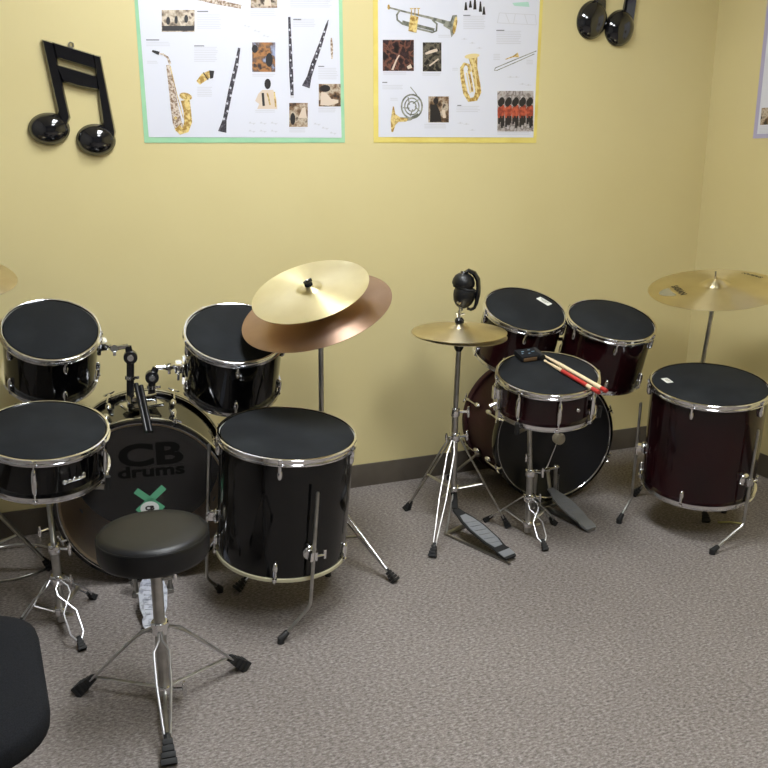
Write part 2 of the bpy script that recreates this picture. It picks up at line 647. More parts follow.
def floor_leg(t, az_dir, foot, top_len=0.27, br_z=0.11):
    """az_dir: world direction from the axis to where the bracket sits; foot: world point on the floor"""
    R = t['R']
    d = to_local(t, t.matrix_world.translation + Vector((az_dir[0], az_dir[1], 0)))
    d.z = 0
    d.normalize()
    side = Vector((-d.y, d.x, 0))
    f = to_local(t, foot)
    ro = R + 0.030
    p_top = d * ro + Vector((0, 0, br_z + top_len - 0.06))
    # knee: on the rod's own line, 0.075 above the floor
    pw = t.matrix_world @ (d * ro)
    axw = (t.matrix_world.to_3x3() @ Vector((0, 0, 1))).normalized()
    knee_w = pw - axw * ((pw.z - 0.085) / axw.z)
    knee = to_local(t, knee_w)
    fw = Vector(foot) + Vector((0, 0, 0.012))
    f = to_local(t, fw)
    b = MB()
    a = (knee - p_top).normalized()
    c = (f - knee).normalized()
    b.tube([p_top, p_top + a * 0.004, knee - a * 0.02, knee - a * 0.006 + c * 0.002, knee + c * 0.014, f], [0.004, 0.0055, 0.0055, 0.0055, 0.0055, 0.005], 10)
    leg = b.build('leg', M['dullchrome'], t)
    b = MB()
    e = (fw - Vector(knee_w)).normalized()
    fl = to_local(t, Vector(foot) + Vector((0, 0, 0.0)))
    b.tube([f - c * 0.030, f - c * 0.026, f, fl], [0.007, 0.009, 0.012, 0.011], 12)
    b.build('rubber_foot', M['rubber'], leg)
    b = MB()
    bz = br_z
    rt = Matrix((d, side, Vector((0, 0, 1)))).transposed()
    b.ball((0, 0, 0), (0.012, 0.023, 0.025), 16, Matrix.Translation(d * (R + 0.004) + Vector((0, 0, bz))) @ rt.to_4x4())
    b.box(d * (R + 0.022) + Vector((0, 0, bz)), (0.026, 0.024, 0.030), rt, bev=0.005)
    b.tube([d * (R + 0.03) + Vector((0, 0, bz)), d * (R + 0.03) + side * 0.034 + Vector((0, 0, bz))], 0.004, 8)
    b.box(d * (R + 0.03) + side * 0.036 + Vector((0, 0, bz + 0.002)), (0.007, 0.008, 0.030), rt, bev=0.003)
    b.build('leg_bracket', M['chrome'], leg)
    return leg


M['winesatin'] = mat('satin_wine_red_shell', srgb(62, 34, 35), rough=0.6, mix=(srgb(55, 30, 31), 5, 0.4, 0.6), spec=0.2)
M['sticker_rim'] = mat('translucent_plastic_rim', srgb(196, 190, 160), rough=0.4)

lft = make_drum('floor_tom', 'tall black floor tom on three legs in front of the stacked cymbals', (.636, 2.385, .58), (.05, -.106, 1), .425, .40,
                M['black'], lugs=5, phase=math.radians(-111), bottom_hoop=False, cat='floor tom')
floor_leg(lft, (.13, -.99), (.54, 2.174, 0), br_z=.095)
floor_leg(lft, (-.97, .25), (.434, 2.548, 0), top_len=0.30)
floor_leg(lft, (.7, .72), (.80, 2.525, 0))

rft = make_drum('floor_tom', 'wine red floor tom with a white sticker, under the lettered cymbal', (2.227, 2.353, .588), (-.081, -.126, 1), .425, .42,
                M['wine'], lugs=5, phase=math.radians(-146), cat='floor tom')
floor_leg(rft, (.10, -.99), (2.144, 2.169, 0), br_z=0.115)
floor_leg(rft, (-.80, .60), (2.001, 2.522, 0), br_z=0.13, top_len=0.25)
floor_leg(rft, (.72, .70), (2.46, 2.45, 0), br_z=0.13)
sticker(rft, -.122, .085, .045, .026, math.radians(-98))


def tom_bracket(t, az, z):
    R = t['R']
    d = Vector((math.cos(az), math.sin(az), 0))
    side = Vector((-d.y, d.x, 0))
    rt = Matrix((d, side, Vector((0, 0, 1)))).transposed()
    b = MB()
    b.box(d * (R + 0.006) + Vector((0, 0, z)), (0.012, 0.05, 0.06), rt, bev=0.005)
    b.box(d * (R + 0.022) + Vector((0, 0, z)), (0.028, 0.036, 0.034), rt, bev=0.006)
    b.tube([d * (R + 0.024) + side * 0.0 + Vector((0, 0, z)), d * (R + 0.024) + side * 0.045 + Vector((0, 0, z))], 0.005, 8)
    b.box(d * (R + 0.024) + side * 0.048 + Vector((0, 0, z)), (0.008, 0.008, 0.036), rt, bev=0.003)
    b.build('mount_bracket', M['chrome'], t)
    return t.matrix_world @ (d * (R + 0.034) + Vector((0, 0, z)))


lr1 = make_drum('rack_tom', 'black rack tom at the far left, behind the black snare drum', (-.003, 2.962, .841), (.085, -.606, 1), .315, .215,
                M['black'], lugs=5, phase=math.radians(-77), cat='rack tom')
pL = tom_bracket(lr1, math.radians(8), .118)
lr2 = make_drum('rack_tom', 'black rack tom partly hidden behind the stacked cymbals', (.561, 2.737, .831), (-.010, -.50, 1), .335, .235,
                M['black'], lugs=5, phase=math.radians(-98), cat='rack tom')
pR = tom_bracket(lr2, math.radians(172), .085)

rr1 = make_drum('rack_tom', 'wine red rack tom with a white sticker, next to the hi-hat cymbals', (1.747, 2.87, .815), (-.015, -.43, 1), .335, .225,
                M['wine'], lugs=5, phase=math.radians(-115), cat='rack tom')
sticker(rr1, .108, .040, .062, .028, math.radians(-68))
rr2 = make_drum('rack_tom', 'larger wine red rack tom near the room corner, without a sticker', (2.032, 2.697, .782), (-.027, -.334, 1), .35, .245,
                M['wine'], lugs=6, phase=math.radians(-115), cat='rack tom')

lsn = make_drum('snare_drum', 'black snare drum on a stand in front of the lettered bass drum', (-.048, 2.575, .613), (.053, -.231, 1), .365, .145,
                M['black'], lugs=5, phase=math.radians(-101), lug='tube', cat='snare drum')
rsn = make_drum('snare_drum', 'wine red snare drum carrying drumsticks and a small black case', (1.625, 2.50, .650), (-.082, -.193, 1), .368, .145,
                M['wine'], lugs=8, phase=math.radians(-107), lug='tube', cat='snare drum', vent=math.radians(-83))


def strainer(t, az, mtl=None):
    R, h = t['R'], t['h']
    d = Vector((math.cos(az), math.sin(az), 0))
    side = Vector((-d.y, d.x, 0))
    rt = Matrix((d, side, Vector((0, 0, 1)))).transposed()
    b = MB()
    b.box(d * (R + 0.012) + Vector((0, 0, h * .5)), (0.024, 0.030, 0.075), rt, bev=0.004)
    b.box(d * (R + 0.030) + Vector((0, 0, h * .66)), (0.012, 0.016, 0.050), rt, bev=0.004)
    b.tube([d * (R + 0.02) + Vector((0, 0, h * .36)), d * (R + 0.045) + Vector((0, 0, h * .30))], [0.006, 0.008], 10)
    b.box(d * (R + 0.010) + Vector((0, 0, 0.012)), (0.012, 0.022, 0.03), rt, bev=0.003)
    b.build('snare_strainer', M['chrome'], t)


strainer(rsn, math.radians(176))
strainer(lsn, math.radians(178))
# the small emblem on the black snare's shell
b = MB()
for k, (dz, rr) in enumerate(((0, .007), (.0, .006), (.003, .006), (.0, .006), (.006, .007))):
    az = math.radians(-75 + 4.8 * k)
    Rr_ = lsn['R']
    d = Vector((math.cos(az), math.sin(az), 0))
    m4 = Matrix.Translation(d * (Rr_ + 0.001) + Vector((0, 0, .060 + dz))) @ axis_rot(d, (0, 0, 1)).to_4x4()
    b.ball((0, 0, 0), (rr, rr, 0.003), 12, m4)
b.tube([Matrix.Rotation(math.radians(a), 3, 'Z') @ Vector((lsn['R'] + .003, 0, .060)) for a in (-75, -70, -65, -60, -55)], 0.003, 8)
b.build('shell_emblem', M['chrome'], lsn)


def make_bass(name, label, N, ax, D, h, shell, lugs, clear):
    """N = centre of the near hoop, ax = direction of the near head"""
    ax = Vector(ax).normalized()
    N = Vector(N)
    hint = Vector((0, 0, 1)).cross(ax)
    rot = axis_rot(ax, hint)        # local x right, y up, z towards the player
    base = N - ax * (h / 2)
    t = empty(name, (base.x, base.y, 0), rot, label, 'bass drum')
    # place parts about the axis
    pm = t.matrix_world.inverted() @ (Matrix.Translation(N - ax * h) @ rot.to_4x4())
    R = D / 2 - 0.014
    if clear:
        b = MB()
        b.lathe([(R, 0.012), (R, h - 0.012)], 96, pm)
        b.mi = 1
        b.lathe([(R, h - 0.012), (R - 0.008, h - 0.012), (R - 0.008, 0.012), (R, 0.012)], 96, pm)
        b.build('shell', [shell, M['wood']], t)
    else:
        MB().lathe([(R, 0.012), (R, h - 0.012), (R - 0.008, h - 0.012), (R - 0.008, 0.012)], 96, pm, closed=True).build('shell', shell, t)
    for z0, s in ((h, 1), (0, -1)):
        b = MB()
        b.lathe([(R + 0.003, z0), (R + 0.012, z0), (R + 0.014, z0 - s * 0.004), (R + 0.014, z0 - s * 0.034), (R + 0.012, z0 - s * 0.038),
                 (R + 0.003, z0 - s * 0.038)], 96, pm, closed=True)
        hp = b.build('front_hoop' if s > 0 else 'rear_hoop', M['black'] if (clear or s > 0) else M['winesatin'], t)
        if not clear and s < 0:
            continue
        b = MB()
        if clear:
            if s < 0:
                b.lathe([(R + .006, z0 + .0381), (R + .0075, z0 + .0395), (R + .0105, z0 + .0395), (R + .0115, z0 + .0381)], 96, pm)
            b.lathe([(R + 0.0141, z0 - s * 0.014), (R + 0.0152, z0 - s * 0.016), (R + 0.0152, z0 - s * 0.024), (R + 0.0141, z0 - s * 0.026)], 96, pm)
            b.lathe([(R - 0.001, z0 - s * 0.004), (R + 0.001, z0 - s * 0.0015), (R + 0.003, z0 - s * 0.001), (R + 0.0032, z0 - s * 0.006)], 96, pm)
        else:
            b.lathe([(R - 0.001, z0 - s * 0.004), (R + 0.001, z0 - s * 0.0015), (R + 0.003, z0 - s * 0.001), (R + 0.0032, z0 - s * 0.006)], 96, pm)
        b.build('chrome_inlay', M['chrome'], hp)
    MB().lathe([(0, h - 0.010), (R - 0.004, h - 0.010), (R + 0.003, h - 0.006), (R + 0.003, h - 0.014)], 96, pm).build(
        'near_head', M['clear'] if clear else M['blackhead'], t)
    MB().lathe([(0, 0.010), (R - 0.004, 0.010), (R + 0.003, 0.006), (R + 0.003, 0.014)], 96, pm).build('far_head', M['blackhead'], t)
    # claws with T-rods, and lugs on the shell
    for k in range(lugs):
        a = 2 * PI * (k + 0.5) / lugs
        if abs(math.cos(a)) < 0.5 and math.sin(a) < -0.9:
            continue
        rm = pm @ Matrix.Rotation(a, 4, 'Z')
        b = MB()
        for z0, s in ((h, 1), (0, -1)):
            b.mi = 0
            b.tube([rm @ Vector((R + 0.004, 0, z0 + s * 0.003)), rm @ Vector((R + 0.016, 0, z0 + s * 0.003)),
                    rm @ Vector((R + 0.021, 0, z0 - s * 0.012)), rm @ Vector((R + 0.022, 0, z0 - s * 0.040)), rm @ Vector((R + 0.018, 0, z0 - s * 0.046))],
                   [0.005, 0.006, 0.0065, 0.006, 0.005], 8)
            b.tube([rm @ Vector((R + 0.024, 0, z0 - s * 0.010)), rm @ Vector((R + 0.024, 0, z0 - s * 0.125))], 0.0032, 8)
            b.tube([rm @ Vector((R + 0.024, -0.020, z0 - s * 0.004)), rm @ Vector((R + 0.024, -0.012, z0 - s * 0.010)), rm @ Vector((R + 0.024, 0.012, z0 - s * 0.010)),
                    rm @ Vector((R + 0.024, 0.020, z0 - s * 0.004))], [0.0025, 0.004, 0.004, 0.0025], 8)
            L = rm @ Matrix.Translation((R + 0.010, 0, z0 - s * 0.125))
            b.ball((0, 0, 0), (0.014, 0.011, 0.024), 12, L)
        b.build('claw_hook', M['chrome'], t)
    t['R'] = R
    t['h'] = h
    # spurs
    for sgn in (-1, 1):
        a = math.radians(-90 + sgn * 62)
        p0 = pm @ (Matrix.Rotation(a, 4, 'Z') @ Vector((R + 0.006, 0, 0.11)))
        p1w = t.matrix_world @ p0
        fw = p1w + (rot @ Vector((sgn * 0.10, 0, -0.10)))
        fw.z = 0.012
        fl = to_local(t, fw)
        b = MB()
        b.ball((0, 0, 0), (0.018, 0.018, 0.018), 12, Matrix.Translation(p0))
        b.tube([p0, fl], 0.006, 10)
        sp = b.build('spur', M['dullchrome'], t)
        MB().tube([fl + (p0 - fl).normalized() * 0.03, fl, to_local(t, Vector((fw.x, fw.y, 0)))], [0.009, 0.011, 0.009], 10).build('rubber_foot', M['rubber'], sp)
    return t, pm


LB_N, LB_AX = (.232, 2.70, .29), (-.13, -1, -.03)
lb, lpm = make_bass('bass_drum', 'black bass drum with a clear head and large black lettering', LB_N, LB_AX, .57, .37, M['black'], 8, True)
RB_N, RB_AX = (1.872, 2.80, .278), (-.111, -1, .03)
rb, rpm = make_bass('bass_drum', 'wine red bass drum with a plain black head', RB_N, RB_AX, .53, .38, M['winesatin'], 8, False)

# print on the clear head ------------------------------------------------
hz = lb['h'] - 0.0088


def on_head(u, v, w=0.0):
    return lpm @ Vector((u, v, hz + w))


b = MB()
put_text(b, text_bm('CB', .104, .0038, 1.55), lambda x, y: on_head(x + .026, y + .158))
put_text(b, text_bm('drums', .054, .0018, 1.55), lambda x, y: on_head(x + .026, y + .103))
b.build('head_lettering', M['gloss_ink'], lb)['label'] = 'large black lettering across the head'
b = MB()
for (u0, v0, u1, v1) in ((-.018, -.028, .070, .052), (-.020, .048, .062, -.026)):
    d = Vector((u1 - u0, v1 - v0)).normalized()
    nx, ny = -d.y * .011, d.x * .011
    b.prism([(u0 + nx, v0 + ny), (u1 + nx, v1 + ny), (u1 - nx, v1 - ny), (u0 - nx, v0 - ny)], 0.0005, lambda x, y, z: on_head(x - .008, y - .008, z + .0004))
tp = b.build('tape_cross', M['tape'], lb)
tp['label'] = 'cross of green tape'
b = MB()
b.lathe([(0, .0022), (.030, .0022), (.030, .0012)], 32, lpm @ Matrix.Translation((.012, -.026, hz)) @ Matrix.Diagonal((1, .78, 1, 1)))
st = b.build('round_sticker', M['sticker'], lb)
st['label'] = 'white oval sticker with a dark mark'
b = MB()
put_text(b, text_bm('CB', .020, .0015, 1.1), lambda x, y: on_head(x + .012, y - .026, .0026))
b.build('sticker_print', M['ink'], st)

# tom holder standing on the bass drum ------------------------------------
YB = 2.86
th = lambda px, py: to_local(lb, atY(px, py, YB))
b = MB()
pt = to_local(lb, (.258, YB, .578))
iw = lb.matrix_world.to_3x3().inverted()
rt = iw @ Matrix.Rotation(math.radians(14), 3, 'Z')
b.box(pt, (.125, .085, .012), rt, bev=.004)
b.box(pt + iw @ Vector((0, 0, .022)), (.092, .05, .036), rt, bev=.008)
tm = b.build('tom_holder', M['chrome'], lb)
tm['label'] = 'chrome tom holder with two jointed arms'


def arm(p_base, p_joint, p_elbow, p_lock, p_end_w, ps=lb):
    A = [to_local(ps, p) for p in (p_base, p_joint, p_elbow, p_lock, p_end_w)]
    b = MB()
    b.tube([A[0], A[1]], .0125, 14)
    b.tube([A[1], A[2]], [.013, .011], 12)
    b.build('arm_post', M['plastic'], tm)
    b = MB()
    b.tube([A[2], A[3], A[4]], .0085, 12)
    dr = (A[4] - A[3]).normalized()
    b.tube([A[3] - dr * .006, A[3] + dr * .006], .0125, 14)
    b.box(A[3] + iw @ Vector((0, -.004, -.016)), (.010, .012, .014), iw, bev=.002)
    mid = A[0].lerp(A[1], .52)
    dv = (A[1] - A[0]).normalized()
    b.tube([mid - dv * .006, mid + dv * .006], .0175, 14)
    b.box(mid + iw @ Vector((.022, -.004, 0)), (.012, .012, .010), iw, bev=.002)
    b.build('arm_rod', M['chrome'], tm)
    b = MB()
    vd = iw @ Vector((-.1, -1, 0)).normalized()
    b.tube([A[1] - vd * .014, A[1] + vd * .013, A[1] + vd * .017], [.0225, .0225, .019], 20)
    bc_ = b.build('ball_clamp', M['plastic'], tm)
    b = MB()
    b.tube([A[1] + vd * .016, A[1] + vd * .021], [.0125, .0105], 16)
    b.tube([A[1] + vd * .017, A[1] + vd * .028], .006, 6)
    b.build('clamp_bolt', M['chrome'], bc_)


w_ = lambda px, py, y=YB: atY(px, py, y)
arm(Vector((.222, YB, .60)), w_(130.5, 357), w_(128, 346), w_(114, 348.5), pL)
arm(Vector((.292, YB, .60)), w_(152, 377), w_(156, 367.5), w_(168.5, 367), pR)
b = MB()
for a, c in (((136, 384), (146.5, 432)), ((141, 386), (151, 432))):
    pa, pc = to_local(lb, atY(a[0], a[1], 2.80)), to_local(lb, atY(c[0], c[1], 2.655))
    b.tube([pa, pc], .0082, 12)
o = b.build('spare_rod', M['plastic'], tm)
o['label'] = 'pair of black rods slanting down in front of the head'

# holder on the wine red bass drum
b = MB()
c0 = to_local(rb, (1.875, 2.97, .55))
iw2 = rb.matrix_world.to_3x3().inverted()
b.box(c0, (.10, .07, .014), iw2, bev=.004)
for sx, tgt in ((-1, (1.79, 3.02, .70)), (1, (1.97, 2.86, .68))):
    a = to_local(rb, (1.875 + sx * .025, 2.97, .55))
    m_ = to_local(rb, (1.875 + sx * .03, 2.97, .66))
    b.tube([a, m_, to_local(rb, tgt)], .011, 12)
b.build('tom_holder', M['chrome'], rb)


# ------------------------------------------------------------------ stands
def bar_leg(root, top, foot, r=.0045, spread=.013, mtl='chrome', style='pair', fs=1.0, prof=None, arch=0.0):
    """one leg made of two bent rods running from a collar to a rubber foot (local points)"""
    top, foot = Vector(top), Vector(foot)
    d = (foot - top)
    L = d.length
    dn = d.normalized()
    side = dn.cross(Vector((0, 0, 1))).normalized()
    b = MB()
    prof = prof or [(0, .3), (.12, 1), (.55, 1), (.9, .45), (1, .4)]
    for s in (-1, 1):
        b.tube([top + d * (u * (L - .03 * fs) / L) + side * s * spread * k + Vector((0, 0, arch * math.sin(PI * min(1, u * 1.6)))) for u, k in prof], r, 8)
    leg = b.build('leg', M[mtl], root)
    e = foot
    b = MB()
    rt = Matrix((side, side.cross(dn).normalized() * -1, dn)).transposed()
    z0 = e - dn * .045 * fs
    # ridged block
    n = 4
    for i in range(n):
        c = z0 + dn * (.010 + .011 * i) * fs
        b.box(c, ((.018 + .0035 * i) * fs, (.016 + .003 * i) * fs, .0095 * fs), rt, bev=.002)
    b.tube([z0 - dn * .004, e - dn * .006 * fs], .0075 * fs, 8)
    b.build('rubber_foot', M['rubber'], leg)
    return leg


def collar(b, p, r, h):
    p = Vector(p)
    b.tube([p - Vector((0, 0, h / 2)), p - Vector((0, 0, h / 2 - .003)), p + Vector((0, 0, h / 2 - .003)), p + Vector((0, 0, h / 2))],
           [r * .9, r, r, r * .9], 14)


def wing(b, p, d, s=1.0):
    """wing screw sticking out of p along d"""
    p, d = Vector(p), Vector(d).normalized()
    b.tube([p, p + d * .022 * s], .004 * s, 8)
    c = p + d * .026 * s
    b.tube([c + Vector((0, 0, -.016 * s)), c + Vector((0, 0, -.004 * s)), c + Vector((0, 0, .004 * s)), c + Vector((0, 0, .016 * s))], [.003 * s, .005 * s, .005 * s, .003 * s], 8)


def feet_tripod(root, origin, feet, zc, zl, r_c, leg_r=.0045, spread=.013, brace_at=.5, mtl='chrome', fs=1.0, prof=None, pole_top=None, out=.022):
    o = Vector(origin)
    for f in feet:
        fl = Vector(f) - o
        fl.z = .006
        h = Vector((fl.x, fl.y, 0)).normalized()
        top = Vector((0, 0, zc)) + h * out
        bar_leg(root, top, fl, leg_r, spread, mtl, fs=fs, prof=prof)
        b = MB()
        mid = top.lerp(fl, brace_at)
        b.tube([Vector((0, 0, zl)) + h * .016, mid], .0042, 8, flat=(2.0, h.cross(Vector((0, 0, 1)))))
        b.build('brace', M['dullchrome'], root)


# snare stands
def snare_stand(label, drum, base, feet, zc, zl, off=(0, 0)):
    base = Vector(base)
    t = empty('snare_stand', (base.x, base.y, 0), None, label, 'snare stand')
    bc = drum.matrix_world.translation
    axw = (drum.matrix_world.to_3x3() @ Vector((0, 0, 1))).normalized()
    hub = bc - axw * .060 - base
    hub.z = (bc - axw * .060).z
    hub.x += off[0]
    hub.y += off[1]
    b = MB()
    b.tube([(0, 0, zl - .035), (0, 0, zc + .10)], .0125, 14)
    b.tube([(0, 0, zc + .09), hub - Vector((0, 0, .02)), hub], .0088, 12)
    b.build('pole', M['dullchrome'], t)
    b = MB()
    collar(b, (0, 0, zc), .021, .030)
    collar(b, (0, 0, zl), .019, .024)
    collar(b, (0, 0, zc + .10), .018, .030)
    wing(b, (.014, -.006, zc + .10), (1, -.5, 0), 1.2)
    wing(b, (.014, -.006, zc), (1, -.5, 0))
    wing(b, (-.012, -.01, zc + .17), (-1, -.6, 0))
    b.tube([hub - Vector((0, 0, .022)), hub + Vector((0, 0, .004))], .020, 14)
    b.build('clamp_collar', M['chrome'], t)
    feet_tripod(t, (base.x, base.y, 0), feet, zc, zl, .02, leg_r=.0027, spread=.014, mtl='legchrome', fs=.82,
                prof=[(0, .3), (.10, 1.25), (.22, 1.25), (.34, .15), (.38, .15), (.52, 1.3), (.86, 1.3), (.97, .5)])
    # basket arms reach up around the bottom hoop
    R = drum['R']
    for k in range(3):
        a = math.radians(90 + 120 * k)
        loc = Vector((math.cos(a), math.sin(a), 0))
        p1 = drum.matrix_world @ (loc * (R * .70) + Vector((0, 0, -.030))) - Vector((base.x, base.y, 0))
        p2 = drum.matrix_world @ (loc * (R + .018) + Vector((0, 0, -.016))) - Vector((base.x, base.y, 0))
        p3 = drum.matrix_world @ (loc * (R + .021) + Vector((0, 0, .022))) - Vector((base.x, base.y, 0))
        b = MB()
        b.tube([hub, p1, p2], .0055, 8, flat=(1.5, (0, 0, 1)))
        ar = b.build('basket_arm', M['dullchrome'], t)
        MB().tube([p2 - (p3 - p2) * .15, p3], [.009, .008], 10).build('rubber_grip', M['rubber'], ar)
    return t


snare_stand('chrome snare stand under the black snare drum', lsn, (-.055, 2.53, 0), [(-.004, 2.345, 0), (.045, 2.655, 0), (-.19, 2.535, 0)], .150, .045)
snare_stand('chrome snare stand under the wine red snare drum', rsn, (1.612, 2.565, 0), [(1.595, 2.412, 0), (1.755, 2.60, 0), (1.520, 2.730, 0)], .150, .045, (-.045, .02))

# throne ------------------------------------------------------------------
tx, ty = .184, 1.997
t = empty('drum_throne', (tx, ty, 0), None, 'round black vinyl drum throne on a chrome tripod', 'drum throne')
b = MB()
R = .136
sz = .500
b.lathe([(0, sz), (R * .6, sz - .0008), (R * .86, sz - .003), (R * .95, sz - .007), (R * .985, sz - .014), (R, sz - .024), (R * 1.0, sz - .062), (R * .96, sz - .072), (R * .9, sz - .076), (0, sz - .076)], 72)
seat = b.build('seat', M['skin'], t, sharp=60)
b = MB()
b.tube([(math.cos(a) * R * .985, math.sin(a) * R * .985, sz - .016) for a in [2 * PI * i / 72 for i in range(72)]], .0022, 6, closed=True)
b.build('piping', M['skin'], seat)
b = MB()
b.box((0, 0, sz - .082), (.12, .03, .012), bev=.002)
b.box((0, 0, sz - .082), (.03, .12, .011), bev=.002)
b.tube([(0, 0, sz - .13), (0, 0, sz - .076)], .020, 16)
b.build('seat_bracket', M['dullchrome'], t)
b = MB()
b.tube([(0, 0, .035), (0, 0, .38)], .0145, 18)
b.tube([(0, 0, .34), (0, 0, .43)], .0115, 14)
b.build('pole', M['dullchrome'], t)
b = MB()
collar(b, (0, 0, .228), .022, .034)
collar(b, (0, 0, .05), .020, .026)
wing(b, (.016, -.010, .05), (1, -.35, 0), 1.3)
wing(b, (.014, -.004, .36), (1, -.2, 0), 1.2)
b.build('clamp_collar', M['chrome'], t)
for f in ((.160, 1.757), (-.022, 2.138), (.411, 2.088)):
    fl = Vector((f[0] - tx, f[1] - ty, .008))
    h = Vector((fl.x, fl.y, 0)).normalized()
    bar_leg(t, Vector((0, 0, .222)) + h * .022, fl, .0034, .019, 'legchrome', fs=1.35, prof=[(0, .22), (.10, .25), (.22, 1), (.5, .9), (.97, .32)], arch=.016)
    b = MB()
    mid = (Vector((0, 0, .222)) + h * .022).lerp(fl, .78)
    b.tube([Vector((0, 0, .052)) + h * .016, mid], .0024, 8, flat=(2.2, h.cross(Vector((0, 0, 1)))))
    b.build('brace', M['dullchrome'], t)

# cymbals -----------------------------------------------------------------


def cym_z(r, R, bell=.075, bh=.020, bow=.020):
    """height of the upper surface at radius r above the rim"""
    rb_ = R * .22
    base = bow * (1 - (max(r, rb_) / R) ** 1.7)
    if r < rb_:
        base += bh * math.cos(r / rb_ * PI / 2) ** .8 if r < rb_ else 0
    return base


def cymbal(name, label, cen, ax, D, mtl, hint=(1, 0, 0), group=None, bow=.020, bh=.018, flip=False, cat='cymbal', felt=True):
    R = D / 2
    rot = axis_rot(ax, hint)
    t = empty(name, cen, rot, label, cat, group)
    rs = [.006] + [R * .22 * k / 10 for k in range(1, 11)] + [R * (.22 + .78 * k / 22) for k in range(1, 23)]
    up = [(r, cym_z(r, R, bow=bow, bh=bh)) for r in rs if r >= .006]
    lo = [(r, z - .0014) for r, z in reversed(up)]
    prof = up + lo
    if flip:
        prof = [(r, -z) for r, z in prof]
    b = MB()
    b.lathe(prof, 128, closed=True)
    b.build('plate', M[mtl], t, sharp=50)
    ztop = cym_z(0.0, R, bow=bow, bh=bh)
    return t, R, ztop


# stacked pair on the left kit
n1 = Vector((-.339, -.232, 1)).normalized()
lowC = Vector((.800, 2.596, .908))
cL, RL, _ = cymbal('crash_cymbal', 'large reddish cymbal, the lower of the stacked pair', lowC, n1, .50, 'copper', bow=.022)
n2_ = Vector((-.352, -.287, 1)).normalized()
upC = Vector((.776, 2.582, .976))
cU, RU, zU = cymbal('crash_cymbal', 'shiny golden cymbal with a black wing nut, on top of the stacked pair', upC, n2_, .385, 'brass', bow=.010, bh=.010)

base = Vector((.822, 2.640, 0))
t = empty('cymbal_stand', base, None, 'chrome cymbal stand holding the stacked pair of cymbals', 'cymbal stand')
hub = lowC - n1 * .055 - base
hub.z = (lowC - n1 * .055).z
b = MB()
b.tube([(0, 0, .05), (0, 0, .50)], .0125, 14)
b.tube([(0, 0, .48), (hub.x, hub.y, hub.z)], .0085, 12)
b.build('pole', M['dullchrome'], t)
b = MB()
n1l = (upC + n2_ * (zU + .020)) - base
b.tube([hub, (lowC - base) - n1 * .01, n1l], .0038, 10)
b.build('tilter_rod', M['chrome'], t)
b = MB()
collar(b, (0, 0, .26), .021, .032)
collar(b, (0, 0, .09), .019, .026)
collar(b, (0, 0, .49), .017, .034)
wing(b, (.014, -.008, .49), (1, -.4, 0), 1.2)
wing(b, (hub.x - .012, hub.y - .008, hub.z - .004), (-1, -.4, .3), 1.2)
b.ball(hub, (.014, .014, .016), 14)
b.build('clamp_collar', M['chrome'], t)
b = MB()
p = (lowC - base) + n1 * .040
b.tube([p - n1 * .004, p + n1 * .008], .014, 16)
p = (upC - base) + n2_ * (zU + .000)
b.tube([p, p + n2_ * .010], .013, 16)
b.build('felt_washer', M['fabric'], t)
b = MB()
b.tube([p + n2_ * .008, p + n2_ * .016], [.011, .010], 12)
b.box(p + n2_ * .014, (.030, .008, .010), axis_rot(n2_, (1, .3, 0)), bev=.003)
b.build('wing_nut', M['plastic'], t)
feet_tripod(t, base, [(.996, 2.395, 0), (.487, 2.535, 0), (.95, 2.93, 0)], .26, .09, .02, leg_r=.0042, spread=.012)

# hi-hat of the right kit ---------------------------------------------------
hx, hy, hz_ = 1.381, 2.722, .774
cT, RT, zT = cymbal('hi_hat_cymbal', 'bronze hi-hat cymbal facing up, top of the closed pair', (hx, hy, hz_), (-.013, -.035, 1), .35, 'dullbrass', bow=.018, bh=.016, cat='hi-hat cymbal')
cymbal('hi_hat_cymbal', 'lower bronze hi-hat cymbal, under the top one', (hx + .003, hy + .004, hz_ - .012), (.03, -.06, 1), .352, 'dullbrass', bow=.018, bh=.016, flip=True, cat='hi-hat cymbal')
base = Vector((1.372, 2.722, 0))
t = empty('hi_hat_stand', base, None, 'chrome hi-hat stand with a black footboard pedal', 'hi-hat stand')
b = MB()
b.tube([(0, 0, .16), (0, 0, .46)], .0125, 14)
b.tube([(0, 0, .45), (.009, 0, .715)], .0100, 12)
b.build('pole', M['dullchrome'], t)
b = MB()
b.tube([(.009, 0, .70), (.009, 0, .880)], .0034, 8)
b.tube([(0, 0, .06), (0, 0, .17)], .0040, 8)
b.build('pull_rod', M['chrome'], t)
b = MB()
collar(b, (0, 0, .372), .020, .036)
collar(b, (0, 0, .47), .017, .034)
collar(b, (0, 0, .165), .022, .020)
wing(b, (.014, -.008, .47), (1, -.4, 0), 1.3)
wing(b, (.014, -.008, .372), (1, -.4, .2), 1.2)
wing(b, (-.014, -.004, .372), (-1, -.2, .2), 1.0)
b.build('clamp_collar', M['chrome'], t)
b = MB()
b.tube([(.009, 0, .700), (.009, 0, .712), (.009, 0, .730), (.009, 0, .744)], [.010, .017, .020, .014], 16)
b.build('cymbal_seat', M['plastic'], t)
b = MB()
zc_ = hz_ + zT
b.tube([(.009, 0, zc_), (.009, 0, zc_ + .012), (.009, 0, zc_ + .020)], [.017, .017, .010], 16)
b.build('clutch', M['plastic'], t)
b = MB()
b.tube([(.009, 0, zc_ + .018), (.009, 0, zc_ + .046)], .0055, 10)
b.tube([(-.001, -.004, zc_ + .022), (-.005, -.006, zc_ + .040)], [.003, .006], 8)
b.tube([(.011, -.004, zc_ + .030), (.025, -.010, zc_ + .034)], [.004, .004], 8)
b.build('clutch_screw', M['chrome'], t)
